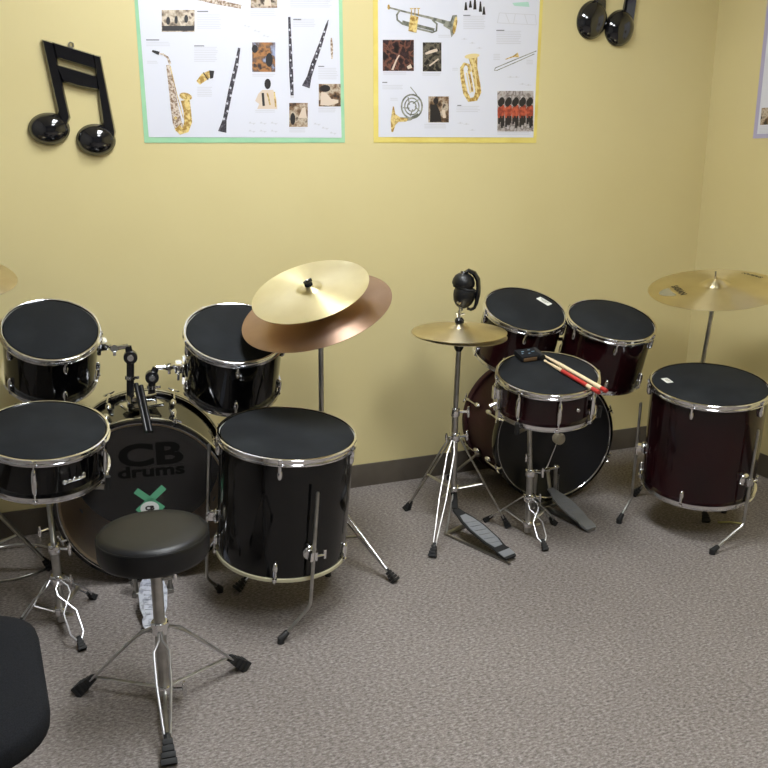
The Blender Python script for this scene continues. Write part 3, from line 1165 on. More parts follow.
for f in ((1.276, 2.951), (1.190, 2.517), (1.574, 2.648)):
    fl = Vector((f[0] - base.x, f[1] - base.y, .006))
    h = Vector((fl.x, fl.y, 0)).normalized()
    top = Vector((0, 0, .362)) + h * .022
    bar_leg(t, top, fl, .0032, .013, 'dullchrome', fs=1.0)
    b = MB()
    b.tube([Vector((0, 0, .165)) + h * .018, top.lerp(fl, .50)], .0036, 8, flat=(2.0, h.cross(Vector((0, 0, 1)))))
    b.build('brace', M['dullchrome'], t)
# pedal: heel at the tip nearest the camera
heel = Vector((1.436, 2.385, .012)) - base
toe = Vector((1.352, 2.665, .100)) - base


def footboard(par, heel, toe, wd, mtl, name='footboard', plate=None, ribs=6):
    d = toe - heel
    L = d.length
    dn = d.normalized()
    side = dn.cross(Vector((0, 0, 1))).normalized()
    nn = side.cross(dn).normalized()
    rt = Matrix((side, dn, nn)).transposed()
    out = [(0, .62), (.05, .78), (.14, .82), (.19, .70), (.34, .92), (.6, 1.0), (.78, .82), (.9, .52), (1, .36)]
    poly = [(-k * wd / 2, u * L) for u, k in out] + [(k * wd / 2, u * L) for u, k in reversed(out)]
    b = MB()
    b.prism(poly, .007, lambda u, v, w: heel + rt @ Vector((u, v, w)))
    fb = b.build(name, mtl[0], par)
    b = MB()
    inn = [(.22, .5), (.34, .74), (.6, .82), (.76, .64), (.86, .36)]
    poly = [(-k * wd / 2, u * L) for u, k in inn] + [(k * wd / 2, u * L) for u, k in reversed(inn)]
    b.prism(poly, .0015, lambda u, v, w: heel + rt @ Vector((u, v, w + .007)))
    for k in range(ribs):
        v = L * (.30 + .5 * k / ribs)
        b.prism([(-wd * .30, v), (wd * .30, v - .008), (wd * .30, v - .004), (-wd * .30, v + .004)], .002, lambda u, v2, w: heel + rt @ Vector((u, v2, w + .0085)))
    b.build('tread_plate', mtl[1], fb)
    b = MB()
    b.prism([(-.36 * wd, .01), (.36 * wd, .01), (.36 * wd, .13 * L), (-.36 * wd, .13 * L)], .002, lambda u, v, w: heel + rt @ Vector((u, v, w + .007)))
    b.build('heel_plate', mtl[1], fb)
    return fb


footboard(t, heel, toe, .078, (M['rubber'], M['grille']))
b = MB()
b.tube([toe + Vector((0, 0, .004)), Vector((0, -.012, .12)), Vector((0, 0, .158))], .006, 8, flat=(2.0, (1, 0, 0)))
b.build('pull_chain', M['rubber'], t)
b = MB()
q0, q1, q2, q3 = [Vector(p) - base for p in ((1.315, 2.745, .014), (1.43, 2.775, .014), (1.475, 2.375, .008), (1.420, 2.362, .008))]
q0 = Vector((1.318, 2.668, .008)) - base
b.tube([q3, q0], .0042, 8)
b.tube([q0, Vector((1.425, 2.715, .008)) - base], .0042, 8, flat=(3.0, (0, 1, 0)))
b.tube([q0 + Vector((0, 0, 0)), Vector((0, 0, .155))], .0042, 8)
b.build('base_frame', M['dullchrome'], t)

# ear muffs hung on the hi-hat rod -------------------------------------------
ux = Vector((math.cos(YAW + .15), -math.sin(YAW + .15), 0))
uy = Vector((-ux.y, ux.x, 0))
mz = .858
org = Vector((hx + .008, hy, mz))
t = empty('ear_muffs', org, Matrix((ux, uy, Vector((0, 0, 1)))).transposed(), 'folded black ear muffs hanging on the hi-hat rod', 'ear muffs')
b = MB()
# upper cup, dome up
m4 = Matrix.Translation((.004, 0, .088)) @ Matrix.Rotation(math.radians(8), 4, 'Y')
b.lathe([(.001, .044), (.012, .043), (.024, .038), (.034, .029), (.040, .016), (.0415, .004), (.040, -.002), (.032, -.004)], 32, m4)
up_ = b.build('ear_cup', M['skin'], t)
b = MB()
b.lathe([(.036, -.002), (.037, -.006), (.035, -.012), (.022, -.013)], 32, m4)
b.build('cushion', M['rubber'], up_)
b = MB()
m5 = Matrix.Translation((.012, 0, .066)) @ Matrix.Rotation(math.radians(12), 4, 'Y')
b.lathe([(.001, -.066), (.012, -.064), (.024, -.056), (.034, -.042), (.040, -.022), (.041, -.006), (.039, .004), (.030, .008)], 32, m5)
lo_ = b.build('ear_cup', M['skin'], t)
b = MB()
b.lathe([(.036, .006), (.037, .009), (.034, .012), (.020, .013)], 32, m5)
b.build('cushion', M['rubber'], lo_)
b = MB()
b.tube([(.004, 0, .128), (.022, 0, .139), (.042, 0, .130), (.056, 0, .108), (.059, 0, .080), (.058, 0, .054), (.053, 0, .022), (.046, 0, .004), (.034, 0, -.002), (.020, 0, .002)],
       [.006, .008, .009, .009, .009, .009, .007, .006, .006, .005], 10, flat=(2.4, (0, 1, 0)))
b.build('headband', M['plastic'], t)
b = MB()
b.tube([(.0, -.010, .126), (.0, -.010, .138)], .007, 10)
b.tube([(-.012, -.036, .030), (-.004, -.043, .026)], .006, 8)
b.tube([(.004, -.02, -.004), (-.002, -.018, .012), (-.006, -.03, .028)], .0035, 8)
b.build('hinge_screw', M['chrome'], t)

# ride cymbal of the right kit -----------------------------------------------
nR = Vector((-.175, -.111, 1)).normalized()
cR = Vector((2.416, 2.573, .897))
rot_hint = (1, 0, 0)
ride, RR, zR = cymbal('ride_cymbal', 'large pale bronze cymbal with dark lettering, near the room corner', cR, nR, .50, 'ride', bow=.020, bh=.022)


def on_cym(x, y, w=.0007):
    r = math.hypot(x, y)
    return Vector((x, y, cym_z(r, RR, bow=.020, bh=.022) + w))


def polar_place(az, rad):
    """2-D frame at a place on the plate with 'up' pointing to the middle"""
    c = Vector((math.cos(az), math.sin(az))) * rad
    up = Vector((-math.cos(az), -math.sin(az)))
    right = Vector((up.y, -up.x))
    return lambda x, y: (c + right * x + up * y)


b = MB()
fr = polar_place(math.radians(160), .142)
put_text(b, text_bm('SABIAN', .034, .0012, 1.0), lambda x, y: on_cym(*fr(x, y)))
fr2 = polar_place(math.radians(5), .200)
put_text(b, text_bm('SABIAN', .028, .0008, 1.0), lambda x, y: on_cym(*fr2(x, y)))
b.build('cymbal_lettering', M['ink'], ride)
b = MB()
fr = polar_place(math.radians(160), .166)
pts = [(-.046, 0), (.046, 0)] + [(.046 * math.cos(a), -.052 * math.sin(a)) for a in [PI * k / 14 for k in range(1, 14)]]
# half-oval emblem under the lettering, as a fan that follows the plate
cc = b.bm.verts.new(on_cym(*fr(0, -.012), .0005))
outl = [(.046 * math.cos(PI * k / 16), -.050 * math.sin(PI * k / 16)) for k in range(17)]
vo = [b.bm.verts.new(on_cym(*fr(x, y), .0005)) for x, y in outl]
for i in range(16):
    b.face([cc, vo[i], vo[i + 1]])
b.face([cc, vo[16], vo[0]])
b.build('emblem', M['greyink'], ride)

base = Vector((2.398, 2.600, 0))
t = empty('cymbal_stand', base, None, 'cymbal stand behind the wine red floor tom, holding the lettered cymbal', 'cymbal stand')
tipw = cR + nR * (zR + .030)
hub = cR - nR * .02 - base
hub.z = (cR - nR * .02).z
b = MB()
b.tube([(0, 0, .05), (0, 0, .44)], .0125, 14)
b.tube([(0, 0, .42), hub - Vector((.002, 0, .03))], .0085, 12)
b.build('pole', M['dullchrome'], t)
b = MB()
b.tube([hub - Vector((.002, 0, .04)), hub, tipw - base], .0035, 8)
b.build('tilter_rod', M['dullchrome'], t)
b = MB()
p = cR + nR * (zR) - base
b.tube([p, p + nR * .010], [.007, .005], 12)
b.build('wing_nut', M['dullbrass'], t)
b = MB()
collar(b, (0, 0, .24), .021, .032)
collar(b, (0, 0, .09), .019, .026)
collar(b, (0, 0, .43), .017, .034)
wing(b, (.014, -.008, .43), (1, -.4, 0), 1.2)
b.build('clamp_collar', M['chrome'], t)
feet_tripod(t, base, [(2.32, 2.395, 0), (2.235, 2.735, 0), (2.60, 2.66, 0)], .24, .09, .02, leg_r=.0042, spread=.012)

# cymbal at the left edge on its stand ------------------------------------------
nE = Vector((.16, -.26, 1)).normalized()
cE = Vector((-.275, 2.93, 1.035))
crE, RE, zE = cymbal('hi_hat_cymbal', 'bronze cymbal cut off by the left edge of the photo', cE, nE, .38, 'dullbrass', bow=.016, bh=.016, cat='cymbal')
base = Vector((-.305, 2.95, 0))
t = empty('cymbal_stand', base, None, 'chrome stand with braced legs at the far left behind the black snare', 'cymbal stand')
b = MB()
b.tube([(0, 0, .05), (0, 0, .5)], .0125, 14)
hub = cE - nE * .02 - base
b.tube([(0, 0, .48), hub], .0085, 12)
b.tube([hub, cE + nE * (zE + .025) - base], .0035, 8)
b.build('pole', M['dullchrome'], t)
b = MB()
collar(b, (0, 0, .31), .021, .032)
collar(b, (0, 0, .10), .019, .026)
wing(b, (.014, -.008, .49), (1, -.4, 0), 1.2)
b.build('clamp_collar', M['chrome'], t)
feet_tripod(t, base, [(-.080, 2.93, 0), (-.45, 2.72, 0), (-.44, 3.17, 0)], .31, .10, .02, leg_r=.006, spread=.006, mtl='dullchrome', brace_at=.55)

# cable lying in a loop behind the snare stand
pts = []
for k in range(25):
    a = math.radians(-150 + 265 * k / 24)
    pts.append((-.215 + .155 * math.cos(a), 3.02 + .135 * math.sin(a), .005 + .010 * max(0, math.sin(a - .3))))
pts = [(-.52, 2.86, .005), (-.44, 2.85, .005)] + pts[2:] + [(-.42, 3.12, .005)]
tag(MB().tube(pts, .004, 8).build('cable', M['dullchrome']), 'thin grey cable looped on the carpet at the far left', 'cable')


# bass drum pedals ------------------------------------------------------------
def bass_pedal(label, heel, toe, hoop_p, plate_mats, beater_w, wd=.075, beater=True):
    """heel, toe on the footboard (world), hoop_p: world point at the hoop where the clamp sits"""
    heel, toe = Vector(heel), Vector(toe)
    base = Vector((toe.x, toe.y, 0))
    t = empty('bass_drum_pedal', base, None, label, 'drum pedal')
    d = Vector((toe.x - heel.x, toe.y - heel.y, 0)).normalized()
    side = d.cross(Vector((0, 0, 1))).normalized()
    footboard(t, heel - base, toe - base, wd, plate_mats)
    ht = .175
    ctr = Vector((0, 0, 0)) + d * .03
    b = MB()
    for s in (-1, 1):
        p = ctr + side * s * .052
        b.tube([p + Vector((0, 0, .004)), p + Vector((0, 0, .06)) + side * s * .004, p + Vector((0, 0, ht))], [.009, .0075, .009], 10)
    b.build('upright', M['dullchrome'], t)
    b = MB()
    b.tube([ctr - side * .068 + Vector((0, 0, ht - .01)), ctr + side * .068 + Vector((0, 0, ht - .01))], .0055, 10)
    for s in (-1, 1):
        b.ball(ctr + side * s * .052 + Vector((0, 0, ht - .008)), .012, 12)
    b.tube([ctr + Vector((0, 0, ht - .01)) - side * .012, ctr + Vector((0, 0, ht - .01)) + side * .012], .013, 12)
    b.build('axle', M['chrome'], t)
    b = MB()
    for s in (-1, 1):
        p = ctr + side * s * .068
        n = 14
        pts = [p + Vector((.0055 * math.cos(i * PI / 2), .0055 * math.sin(i * PI / 2), .04 + i * .0022)) for i in range(n * 3)]
        b.tube(pts, .0016, 6)
        b.tube([p + Vector((0, 0, .03)), p + Vector((0, 0, .045))], .003, 6)
    b.build('spring', M['dullchrome'], t)
    b = MB()
    q = [heel - base, toe - base]
    q[0].z = .005
    b.tube([q[0], ctr + Vector((0, 0, .006))], .004, 8, flat=(5.0, side))
    b.box(ctr + Vector((0, 0, .008)), (.13, .035, .012), Matrix((side, d, Vector((0, 0, 1)))).transposed(), bev=.003)
    b.box(ctr + d * .035 + Vector((0, 0, .014)), (.035, .05, .014), Matrix((side, d, Vector((0, 0, 1)))).transposed(), bev=.003)
    b.tube([toe - base + Vector((0, 0, .004)), ctr - d * .012 + Vector((0, 0, ht - .012))], .003, 8, flat=(3.0, side))
    b.build('base_plate', M['dullchrome'], t)
    bw = Vector(beater_w) - base
    b = MB()
    b.tube([ctr + Vector((0, 0, ht - .01)), bw], .0032, 8)
    bt = b.build('beater_rod', M['chrome'], t)
    # round felt beater facing the head
    dd = d
    rt = axis_rot(dd, side).to_4x4()
    b = MB()
    b.lathe([(0, .022), (.014, .022), (.021, .014), (.024, .002), (.024, -.012), (.018, -.020), (0, -.020)], 24, Matrix.Translation(bw) @ rt)
    b.build('beater', M['felt'], bt)
    b = MB()
    b.tube([bw + Vector((0, 0, .020)), bw + Vector((0, 0, .032))], .010, 12)
    b.build('beater_cap', M['rubber'], bt)
    return t


bass_pedal('cast grey bass drum pedal at the foot of the wine red kit', (1.850, 2.492, .010), (1.815, 2.735, .090), None, (M['grille'], M['grille']), (1.850, 2.745, .300))
bass_pedal('speckled silver bass drum pedal behind the round throne', (.204, 2.375, .010), (.226, 2.590, .095), None, (M['speckled'], M['speckled']), (.236, 2.60, .235), wd=.088)

# things lying on the wine red snare -------------------------------------------
sw = rsn.matrix_world
sh = rsn['h']
axn = (sw.to_3x3() @ Vector((0, 0, 1))).normalized()


def on_snare(px, py, lift):
    """point on the mute pad seen at that spot, lifted along the drum's axis"""
    o = sw @ Vector((0, 0, sh - .0008))
    r = ray(px, py)
    c = Vector((0, 0, CAM_H))
    k = (o + axn * lift - c).dot(axn) / r.dot(axn)
    return c + r * k


c_ = on_snare(529, 358, 0)
x_ = (on_snare(545, 366, 0) - on_snare(524, 369, 0)).normalized()
rt = axis_rot(axn, x_)
t = empty('small_case', c_, rt, 'small black case with a brown front edge lying on the wine red snare', 'case')
b = MB()
b.box((0, .002, .013), (.090, .070, .020), bev=.005)
b.build('body', M['fabric'], t)
b = MB()
b.box((-.012, -.033, .011), (.052, .006, .012), bev=.002)
b.build('brown_edge', mat('brown_leather', srgb(112, 86, 58), rough=0.6), t)
b = MB()
b.tube([(.036, -.036, .012), (.036, .0, .014), (.036, .034, .012)], .012, 12)
b.build('rolled_flap', M['rubber'], t)
b = MB()
for (u, v, l) in ((-.022, .012, .010), (.006, .020, .009), (.016, .004, .012), (-.004, -.008, .007), (-.03, -.004, .006)):
    b.box((u, v, .0235), (l, .003, .001))
b.build('cover_print', mat('pale_blue_print', srgb(120, 150, 175), rough=0.5), t)


def drumstick(label, tip, butt, spans, r=.0072, group=None):
    """spans: list of (from, to, material key) for the painted parts"""
    tip, butt = Vector(tip), Vector(butt)
    d = butt - tip
    L = d.length
    dn = d / L
    t = empty('drumstick', (tip + butt) / 2, axis_rot(dn, (0, 0, 1)), label, 'drumstick')
    prof = [(0, 0.0), (.0025, .001), (.0042, .004), (.0046, .008), (.0040, .013), (.0031, .017), (.0040, .035), (r * .85, .075), (r, .12), (r, L - .006), (r * .85, L - .002), (0, L)]
    b = MB()
    b.lathe([(a, z - L / 2) for a, z in prof], 16)
    b.build('shaft', M['stickwood'], t)
    for (a, z, k) in spans:
        b = MB()
        b.lathe([(r + .0003, a * L - L / 2), (r + .0004, a * L - L / 2 + .001), (r + .0004, z * L - L / 2 - .001), (r + .0003, z * L - L / 2)], 16)
        if z > .98:
            b.lathe([(r + .0004, z * L - L / 2 - .001), (r * .8, L / 2 + .0006), (0, L / 2 + .0008)], 16)
        b.build('painted_grip', M[k], t)
    return t


tipA, buttA = on_snare(541, 358.5, .008), on_snare(599, 392.5, .010)
tipB, buttB = on_snare(536, 351.0, .008), on_snare(606.5, 391.0, .012)
dn = (buttB - tipB).normalized()
drumstick('drumstick with a long red painted grip, lying on the snare', buttA - (buttA - tipA).normalized() * .30, buttA, [(.35, .80, 'red'), (.885, 1.0, 'red')], r=.0075)
drumstick('pale drumstick with only its butt end red, beside the red-gripped one', buttB - dn * .36, buttB, [(.93, 1.0, 'red')], r=.0072)

# yellow cord end under the wine red floor tom
tag(MB().tube([(2.44, 2.33, .004), (2.40, 2.36, .005), (2.36, 2.375, .004)], .004, 8).build('cord', M['cord']), 'short yellow cord end on the carpet under the wine red floor tom', 'cord')

# ------------------------------------------------------------------ chair, bottom left
ccx, ccy = -.305, 1.565
t = empty('chair', (ccx, ccy, 0), Matrix.Rotation(math.radians(4), 3, 'Z'), 'black fabric chair cut off at the lower left corner', 'chair')


def rrect(wx, wy, r, n=8):
    out = []
    for (sx, sy, a0) in ((1, 1, 0), (-1, 1, 90), (-1, -1, 180), (1, -1, 270)):
        for i in range(n + 1):
            a = math.radians(a0 + 90 * i / n)
            out.append((sx * (wx / 2 - r) + r * math.cos(a), sy * (wy / 2 - r) + r * math.sin(a)))
    return out


def cushion(b, wx, wy, r, z0, z1, fn=lambda p: p, puff=.012):
    levels = [(0, 1 - .04), (.12, 1 - .008), (.35, 1.0), (.65, 1.0), (.88, 1 - .012), (1.0, 1 - .06)]
    prev = None
    for k, s in levels:
        ringv = [b.bm.verts.new(fn(Vector((x * s, y * s, z0 + (z1 - z0) * k)))) for x, y in rrect(wx, wy, r)]
        if prev:
            n = len(ringv)
            for i in range(n):
                b.face([prev[i], prev[(i + 1) % n], ringv[(i + 1) % n], ringv[i]])
        else:
            b.face(list(reversed(ringv)))
        prev = ringv
    for s, e in ((.85, .5), (.6, .8), (.3, .97)):
        ringv = [b.bm.verts.new(fn(Vector((x * s, y * s, z1 + puff * e)))) for x, y in rrect(wx, wy, r)]
        n = len(ringv)
        for i in range(n):
            b.face([prev[i], prev[(i + 1) % n], ringv[(i + 1) % n], ringv[i]])
        prev = ringv
    b.face(prev)


b = MB()
cushion(b, .46, .50, .13, .385, .440)
b.build('seat', M['fabric'], t, sharp=60)
b = MB()
mb_ = Matrix.Translation((-.235, 0, .68)) @ Matrix.Rotation(math.radians(-82), 4, 'Y')
cushion(b, .36, .44, .10, -.025, .02, lambda p: mb_ @ Matrix.Rotation(PI, 4, 'Y') @ p)
b.build('backrest', M['fabric'], t, sharp=60)
for sy in (-1, 1):
    b = MB()
    b.tube([(.10, sy * .19, .385), (.11, sy * .205, .20), (.12, sy * .215, .012)], .011, 12)
    lg = b.build('leg', M['redmetal'], t)
    MB().tube([(.119, sy * .2145, .03), (.12, sy * .215, 0)], .014, 12).build('foot_cap', M['rubber'], lg)
    b = MB()
    b.tube([(-.21, sy * .19, .70), (-.20, sy * .195, .45), (-.19, sy * .20, .38), (-.20, sy * .21, .2), (-.24, sy * .215, .012)], .011, 12)
    lg = b.build('leg', M['redmetal'], t)
    MB().tube([(-.239, sy * .2145, .03), (-.24, sy * .215, 0)], .014, 12).build('foot_cap', M['rubber'], lg)
b = MB()
for sy in (-1, 1):
    b.tube([(-.19, sy * .19, .378), (.17, sy * .19, .378)], .010, 10)
b.tube([(.15, -.19, .378), (.15, .19, .378)], .010, 10)
b.build('seat_frame', M['redmetal'], t)

# ------------------------------------------------------------------ on the walls
YW = Y1


class Sheet:
    """flat pieces on a wall plane laid out from the photograph's view of that wall"""
    def __init__(self, axis, val, root):
        self.axis, self.val, self.root = axis, val, root

    def p(self, px, py, lift):
        v = atY(px, py, self.val) if self.axis == 'Y' else atX(px, py, self.val)
        if self.axis == 'Y':
            v.y = self.val - lift
        else:
            v.x = self.val - lift
        return v - self.root.location

    def poly(self, b, pts, lift, th=.0004):
        a = [b.bm.verts.new(self.p(x, y, lift)) for x, y in pts]
        c = [b.bm.verts.new(self.p(x, y, lift + th)) for x, y in pts]
        b.face(a)
        b.face(c)
        n = len(pts)
        for i in range(n):
            b.face([a[i], a[(i + 1) % n], c[(i + 1) % n], c[i]])

    def line(self, b, pts, wd, lift, th=.0004):
        n = len(pts)
        W = wd if isinstance(wd, (list, tuple)) else [wd] * n
        L, R_ = [], []
        for i in range(n):
            x0, y0 = pts[max(i - 1, 0)]
            x1, y1 = pts[min(i + 1, n - 1)]
            dx, dy = x1 - x0, y1 - y0
            q = math.hypot(dx, dy) or 1
            nx, ny = -dy / q * W[i] / 2, dx / q * W[i] / 2
            L.append((pts[i][0] + nx, pts[i][1] + ny))
            R_.append((pts[i][0] - nx, pts[i][1] - ny))
        for i in range(n - 1):
            self.poly(b, [L[i], L[i + 1], R_[i + 1], R_[i]], lift, th)

    def oval(self, b, cx_, cy_, rx, ry, lift, rot=0, n=16, th=.0004):
        c, s = math.cos(rot), math.sin(rot)
        self.poly(b, [(cx_ + rx * math.cos(a) * c - ry * math.sin(a) * s, cy_ + rx * math.cos(a) * s + ry * math.sin(a) * c) for a in
                      [2 * PI * i / n for i in range(n)]], lift, th)


M['paper'] = mat('glossy_white_paper', srgb(218, 219, 230), rough=0.28, bump=(5, 0.25))
M['greenpaper'] = mat('green_backing_paper', srgb(160, 208, 166), rough=0.7, mix=(srgb(148, 200, 160), 9, .4, .6))
M['yellowpaper'] = mat('yellow_backing_paper', srgb(228, 210, 116), rough=0.7, mix=(srgb(220, 198, 102), 9, .4, .6))
M['lilacpaper'] = mat('lilac_backing_paper', srgb(176, 170, 200), rough=0.7)
M['textgrey'] = mat('grey_print', srgb(204, 204, 212), rough=0.4)
M['textdark'] = mat('dark_print', srgb(120, 120, 128), rough=0.4)
M['gold'] = mat('gold_print', srgb(160, 124, 56), rough=0.35, mix=(srgb(226, 202, 134), 90, .42, .6))
M['goldlight'] = mat('light_gold_print', srgb(226, 206, 150), rough=0.35)
M['pinkgold'] = mat('rosy_gold_print', srgb(132, 106, 84), rough=0.35, mix=(srgb(214, 200, 186), 150, .42, .6))
M['silver'] = mat('silver_print', srgb(150, 150, 138), rough=0.35, mix=(srgb(96, 98, 88), 50, .42, .6))
M['darkwood'] = mat('dark_reed_print', srgb(50, 46, 54), rough=0.35, mix=(srgb(98, 94, 104), 110, .5, .62))
M['redprint'] = mat('red_print', srgb(196, 92, 64), rough=0.4, mix=(srgb(140, 56, 44), 60, .42, .58))
M['blackprint'] = mat('dark_figure_print', srgb(36, 32, 34), rough=0.4)
M['skinprint'] = mat('pale_figure_print', srgb(214, 196, 178), rough=0.4)
M['greenprint'] = mat('pale_green_print', srgb(176, 214, 200), rough=0.4)
PALS = {
    'hall': [srgb(40, 34, 32), srgb(150, 132, 112), srgb(214, 200, 180), srgb(90, 70, 60)],
    'warm': [srgb(48, 40, 44), srgb(176, 122, 72), srgb(98, 78, 66), srgb(150, 160, 190)],
    'brown': [srgb(50, 38, 32), srgb(124, 96, 72), srgb(196, 180, 160), srgb(70, 54, 44)],
    'night': [srgb(20, 14, 20), srgb(46, 30, 34), srgb(120, 78, 66), srgb(26, 18, 24), srgb(60, 40, 46)],
    'dark': [srgb(16, 14, 17), srgb(34, 31, 32), srgb(110, 102, 88), srgb(20, 18, 20), srgb(44, 40, 40)],
    'street': [srgb(150, 132, 124), srgb(186, 178, 176), srgb(120, 108, 104), srgb(206, 200, 200)],
}
for i, (k, c) in enumerate(PALS.items()):
    M['ph_' + k] = print_mat('printed_photo_' + k, c, 34, i + 1)


def quad(x0, y0, x1, y1, sk=0.0):
    return [(x0, y0), (x1, y0), (x1 + sk, y1), (x0 + sk, y1)]


def make_poster(label, axis, val, outer, inner, back, texts, photos, heads=()):
    o0 = atY(*outer[3], val) if axis == 'Y' else atX(*outer[3], val)
    t = empty('poster', o0, None, label, 'poster')
    sh_ = Sheet(axis, val, t)
    b = MB()
    sh_.poly(b, outer, 0.0006, .0012)
    b.build('backing_sheet', M[back], t)
    b = MB()
    sh_.poly(b, inner, .0022, .0008)
    b.build('printed_sheet', M['paper'], t)
    b = MB()
    rnd = random.Random(7)
    for (x0, y0, x1, y1) in texts:
        y = y0
        while y < y1:
            ln = x1 - rnd.uniform(0, .12) * (x1 - x0)
            sh_.poly(b, quad(x0, y, ln, y + .75), .0031, .0002)
            y += 1.75
    b.build('caption_lines', M['textgrey'], t)
    if heads:
        b = MB()
        for (x0, y0, x1, y1) in heads:
            sh_.poly(b, quad(x0, y0, x1, y1), .0031, .0002)
        b.build('heading_lines', M['textdark'], t)
    for (x0, y0, x1, y1, k) in photos:
        b = MB()
        sh_.poly(b, quad(x0, y0, x1, y1), .0031, .0003)
        b.build('printed_photo', M['ph_' + k], t)
    return t, sh_


# --- woodwind poster, green edge (runs on above the frame)
t, s = make_poster('green-edged poster of saxophone, clarinet and oboe pictures', 'Y', YW,
                   [(131.2, -45), (341.2, -45), (344.8, 142.6), (144.4, 142.8)], [(134.5, -41), (337.5, -41), (341.4, 137.8), (148.6, 137.2)], 'greenpaper',
                   [(197, 14, 221, 29), (146, 42, 170, 46), (194, 47, 218, 62), (197, 87, 212, 96), (147, 61, 158, 64), (250, 8, 276, 16), (290, -30, 332, 8),
                    (252, 74, 275, 77), (293, 19, 316, 27), (289, 128, 306, 133), (318, 68, 338, 79), (255, 110, 277, 113), (318, 108, 336, 113), (200, -34, 240, -10)],
                   [(161.5, 10, 194.5, 32, 'hall'), (250.5, -12, 277, 8, 'brown'), (252, 42.5, 275, 72, 'warm'), (289, 103, 307.5, 127, 'brown'), (318.5, 84, 340.5, 106.5, 'brown')],
                   [(197, 11, 208, 12.2), (146, 39.5, 159, 40.6), (194, 45.5, 204, 46.5), (293, 19, 301, 20.2), (318, 66, 324, 67)])
b = MB()   # flute across the top
s.line(b, [(192, -3), (215, 2), (241, 7)], [4, 4.5, 4], .0031)
s.line(b, [(192, -5), (226, 2)], 1.2, .0036)
b.build('flute_picture', M['pinkgold'], t)
b = MB()   # saxophone
s.line(b, [(158, 53.5), (163, 54.5), (167.5, 57.5), (170, 64)], [1.2, 2, 2, 2.6], .0031)
s.line(b, [(168, 65), (171, 85), (174, 105), (177, 122), (180, 130)], [4, 5.5, 7.5, 9, 9], .0031)
s.build = None
sx_ = b.build('saxophone_picture', M['pinkgold'], t)
b = MB()
s.line(b, [(177, 127), (181, 131.5), (185.5, 130), (188, 122), (187, 110), (185, 100)], [7, 7, 7, 8, 7.5, 9], .0036)
s.oval(b, 185.5, 96.5, 6.5, 3.6, .0041, rot=.25)
s.oval(b, 175.5, 118, 1.6, 1.6, .0041)
s.line(b, [(170, 66), (176, 92), (183, 118)], .8, .0041)
b.build('bell', M['gold'], sx_)
b = MB()
s.line(b, [(152, 51), (159, 53.5)], [2, 3.6], .0036)
b.build('mouthpiece', M['blackprint'], sx_)
b = MB()   # mouthpiece close-up
s.line(b, [(198, 83), (204, 77), (211, 73)], [5, 8, 6], .0031)
mp_ = b.build('mouthpiece_picture', M['gold'], t)
b = MB()
s.poly(b, [(209, 70.5), (214, 71), (213, 78), (210, 79)], .0036)
s.line(b, [(203, 72.5), (208, 80)], 1.0, .0036)
b.build('mouthpiece_band', M['blackprint'], mp_)
b = MB()   # clarinet
s.line(b, [(239, 48), (236, 66), (230, 92), (224.5, 120), (222, 132)], [2.4, 4.0, 4.4, 4.0, 8.5], .0031)
cl = b.build('clarinet_picture', M['darkwood'], t)
b = MB()
for k in range(9):
    u = k / 8
    x, y = 237.5 - 13 * u, 57 + 62 * u
    s.oval(b, x + (1.2 if k % 2 else -.8), y, 1.1, 1.3, .0036, n=8)
b.build('key', M['textgrey'], cl)
b = MB()   # flute upright
s.line(b, [(289, 17), (290, 45), (291, 75), (292, 98)], [2.4, 3, 4, 3], .0031)
fl_ = b.build('bassoon_picture', M['darkwood'], t)
b = MB()
for k in range(9):
    s.oval(b, 289.8 + .25 * k + (1 if k % 2 else -.6), 30 + 7.6 * k, .9, 1.2, .0036, n=8)
s.poly(b, quad(290.5, 95.5, 293.5, 98), .0036)
b.build('key', M['textgrey'], fl_)
b = MB()   # oboe
s.line(b, [(328, 20), (326.5, 25), (320, 45), (313, 64), (309, 77), (305.5, 87)], [.7, 2.2, 3.6, 4.6, 4.6, 8.2], .0031)
ob_ = b.build('oboe_picture', M['darkwood'], t)
b = MB()
for k in range(8):
    u = k / 7
    s.oval(b, 324.5 - 13.5 * u + (1 if k % 2 else -.6), 32 + 38 * u, .9, 1.1, .0036, n=8)
b.build('key', M['textgrey'], ob_)
b = MB()
s.line(b, [(331, 38), (331.5, 47), (331.8, 59)], [1.4, 2.6, 1.6], .0031)
b.build('reed_picture', M['pinkgold'], t)
b = MB()   # player in a tall hat
s.poly(b, [(258, 94), (262, 90), (273, 90), (276, 98), (277, 109), (257, 109), (259, 104), (255, 101)], .0031)
pl = b.build('player_picture', M['skinprint'], t)
b = MB()
s.oval(b, 267.4, 84, 3.2, 5.2, .0036)
s.line(b, [(262.5, 93), (263.5, 106)], 2.4, .0036)
b.build('hat', M['blackprint'], pl)
b = MB()
s.line(b, [(274, 92), (275.5, 107)], 1.4, .0036)
s.line(b, [(267, 93), (270, 105)], 1.4, .0036)
b.build('instrument', M['gold'], pl)
b = MB()   # rows of small note diagrams
for (x, y) in ((252, 123), (263, 123), (274, 123), (252, 131), (263, 131), (274, 131), (317, 124), (325, 128), (333, 133), (247, 26), (257, 31), (266, 36)):
    s.poly(b, quad(x - 3.5, y, x + 3.5, y + .5), .0031, .0002)
    s.oval(b, x - 2, y - .4, 1.1, .9, .0033, n=8, th=.0002)
    s.oval(b, x + 1.5, y + .8, 1.0, .8, .0033, n=8, th=.0002)
b.build('note_diagram', M['textgrey'], t)
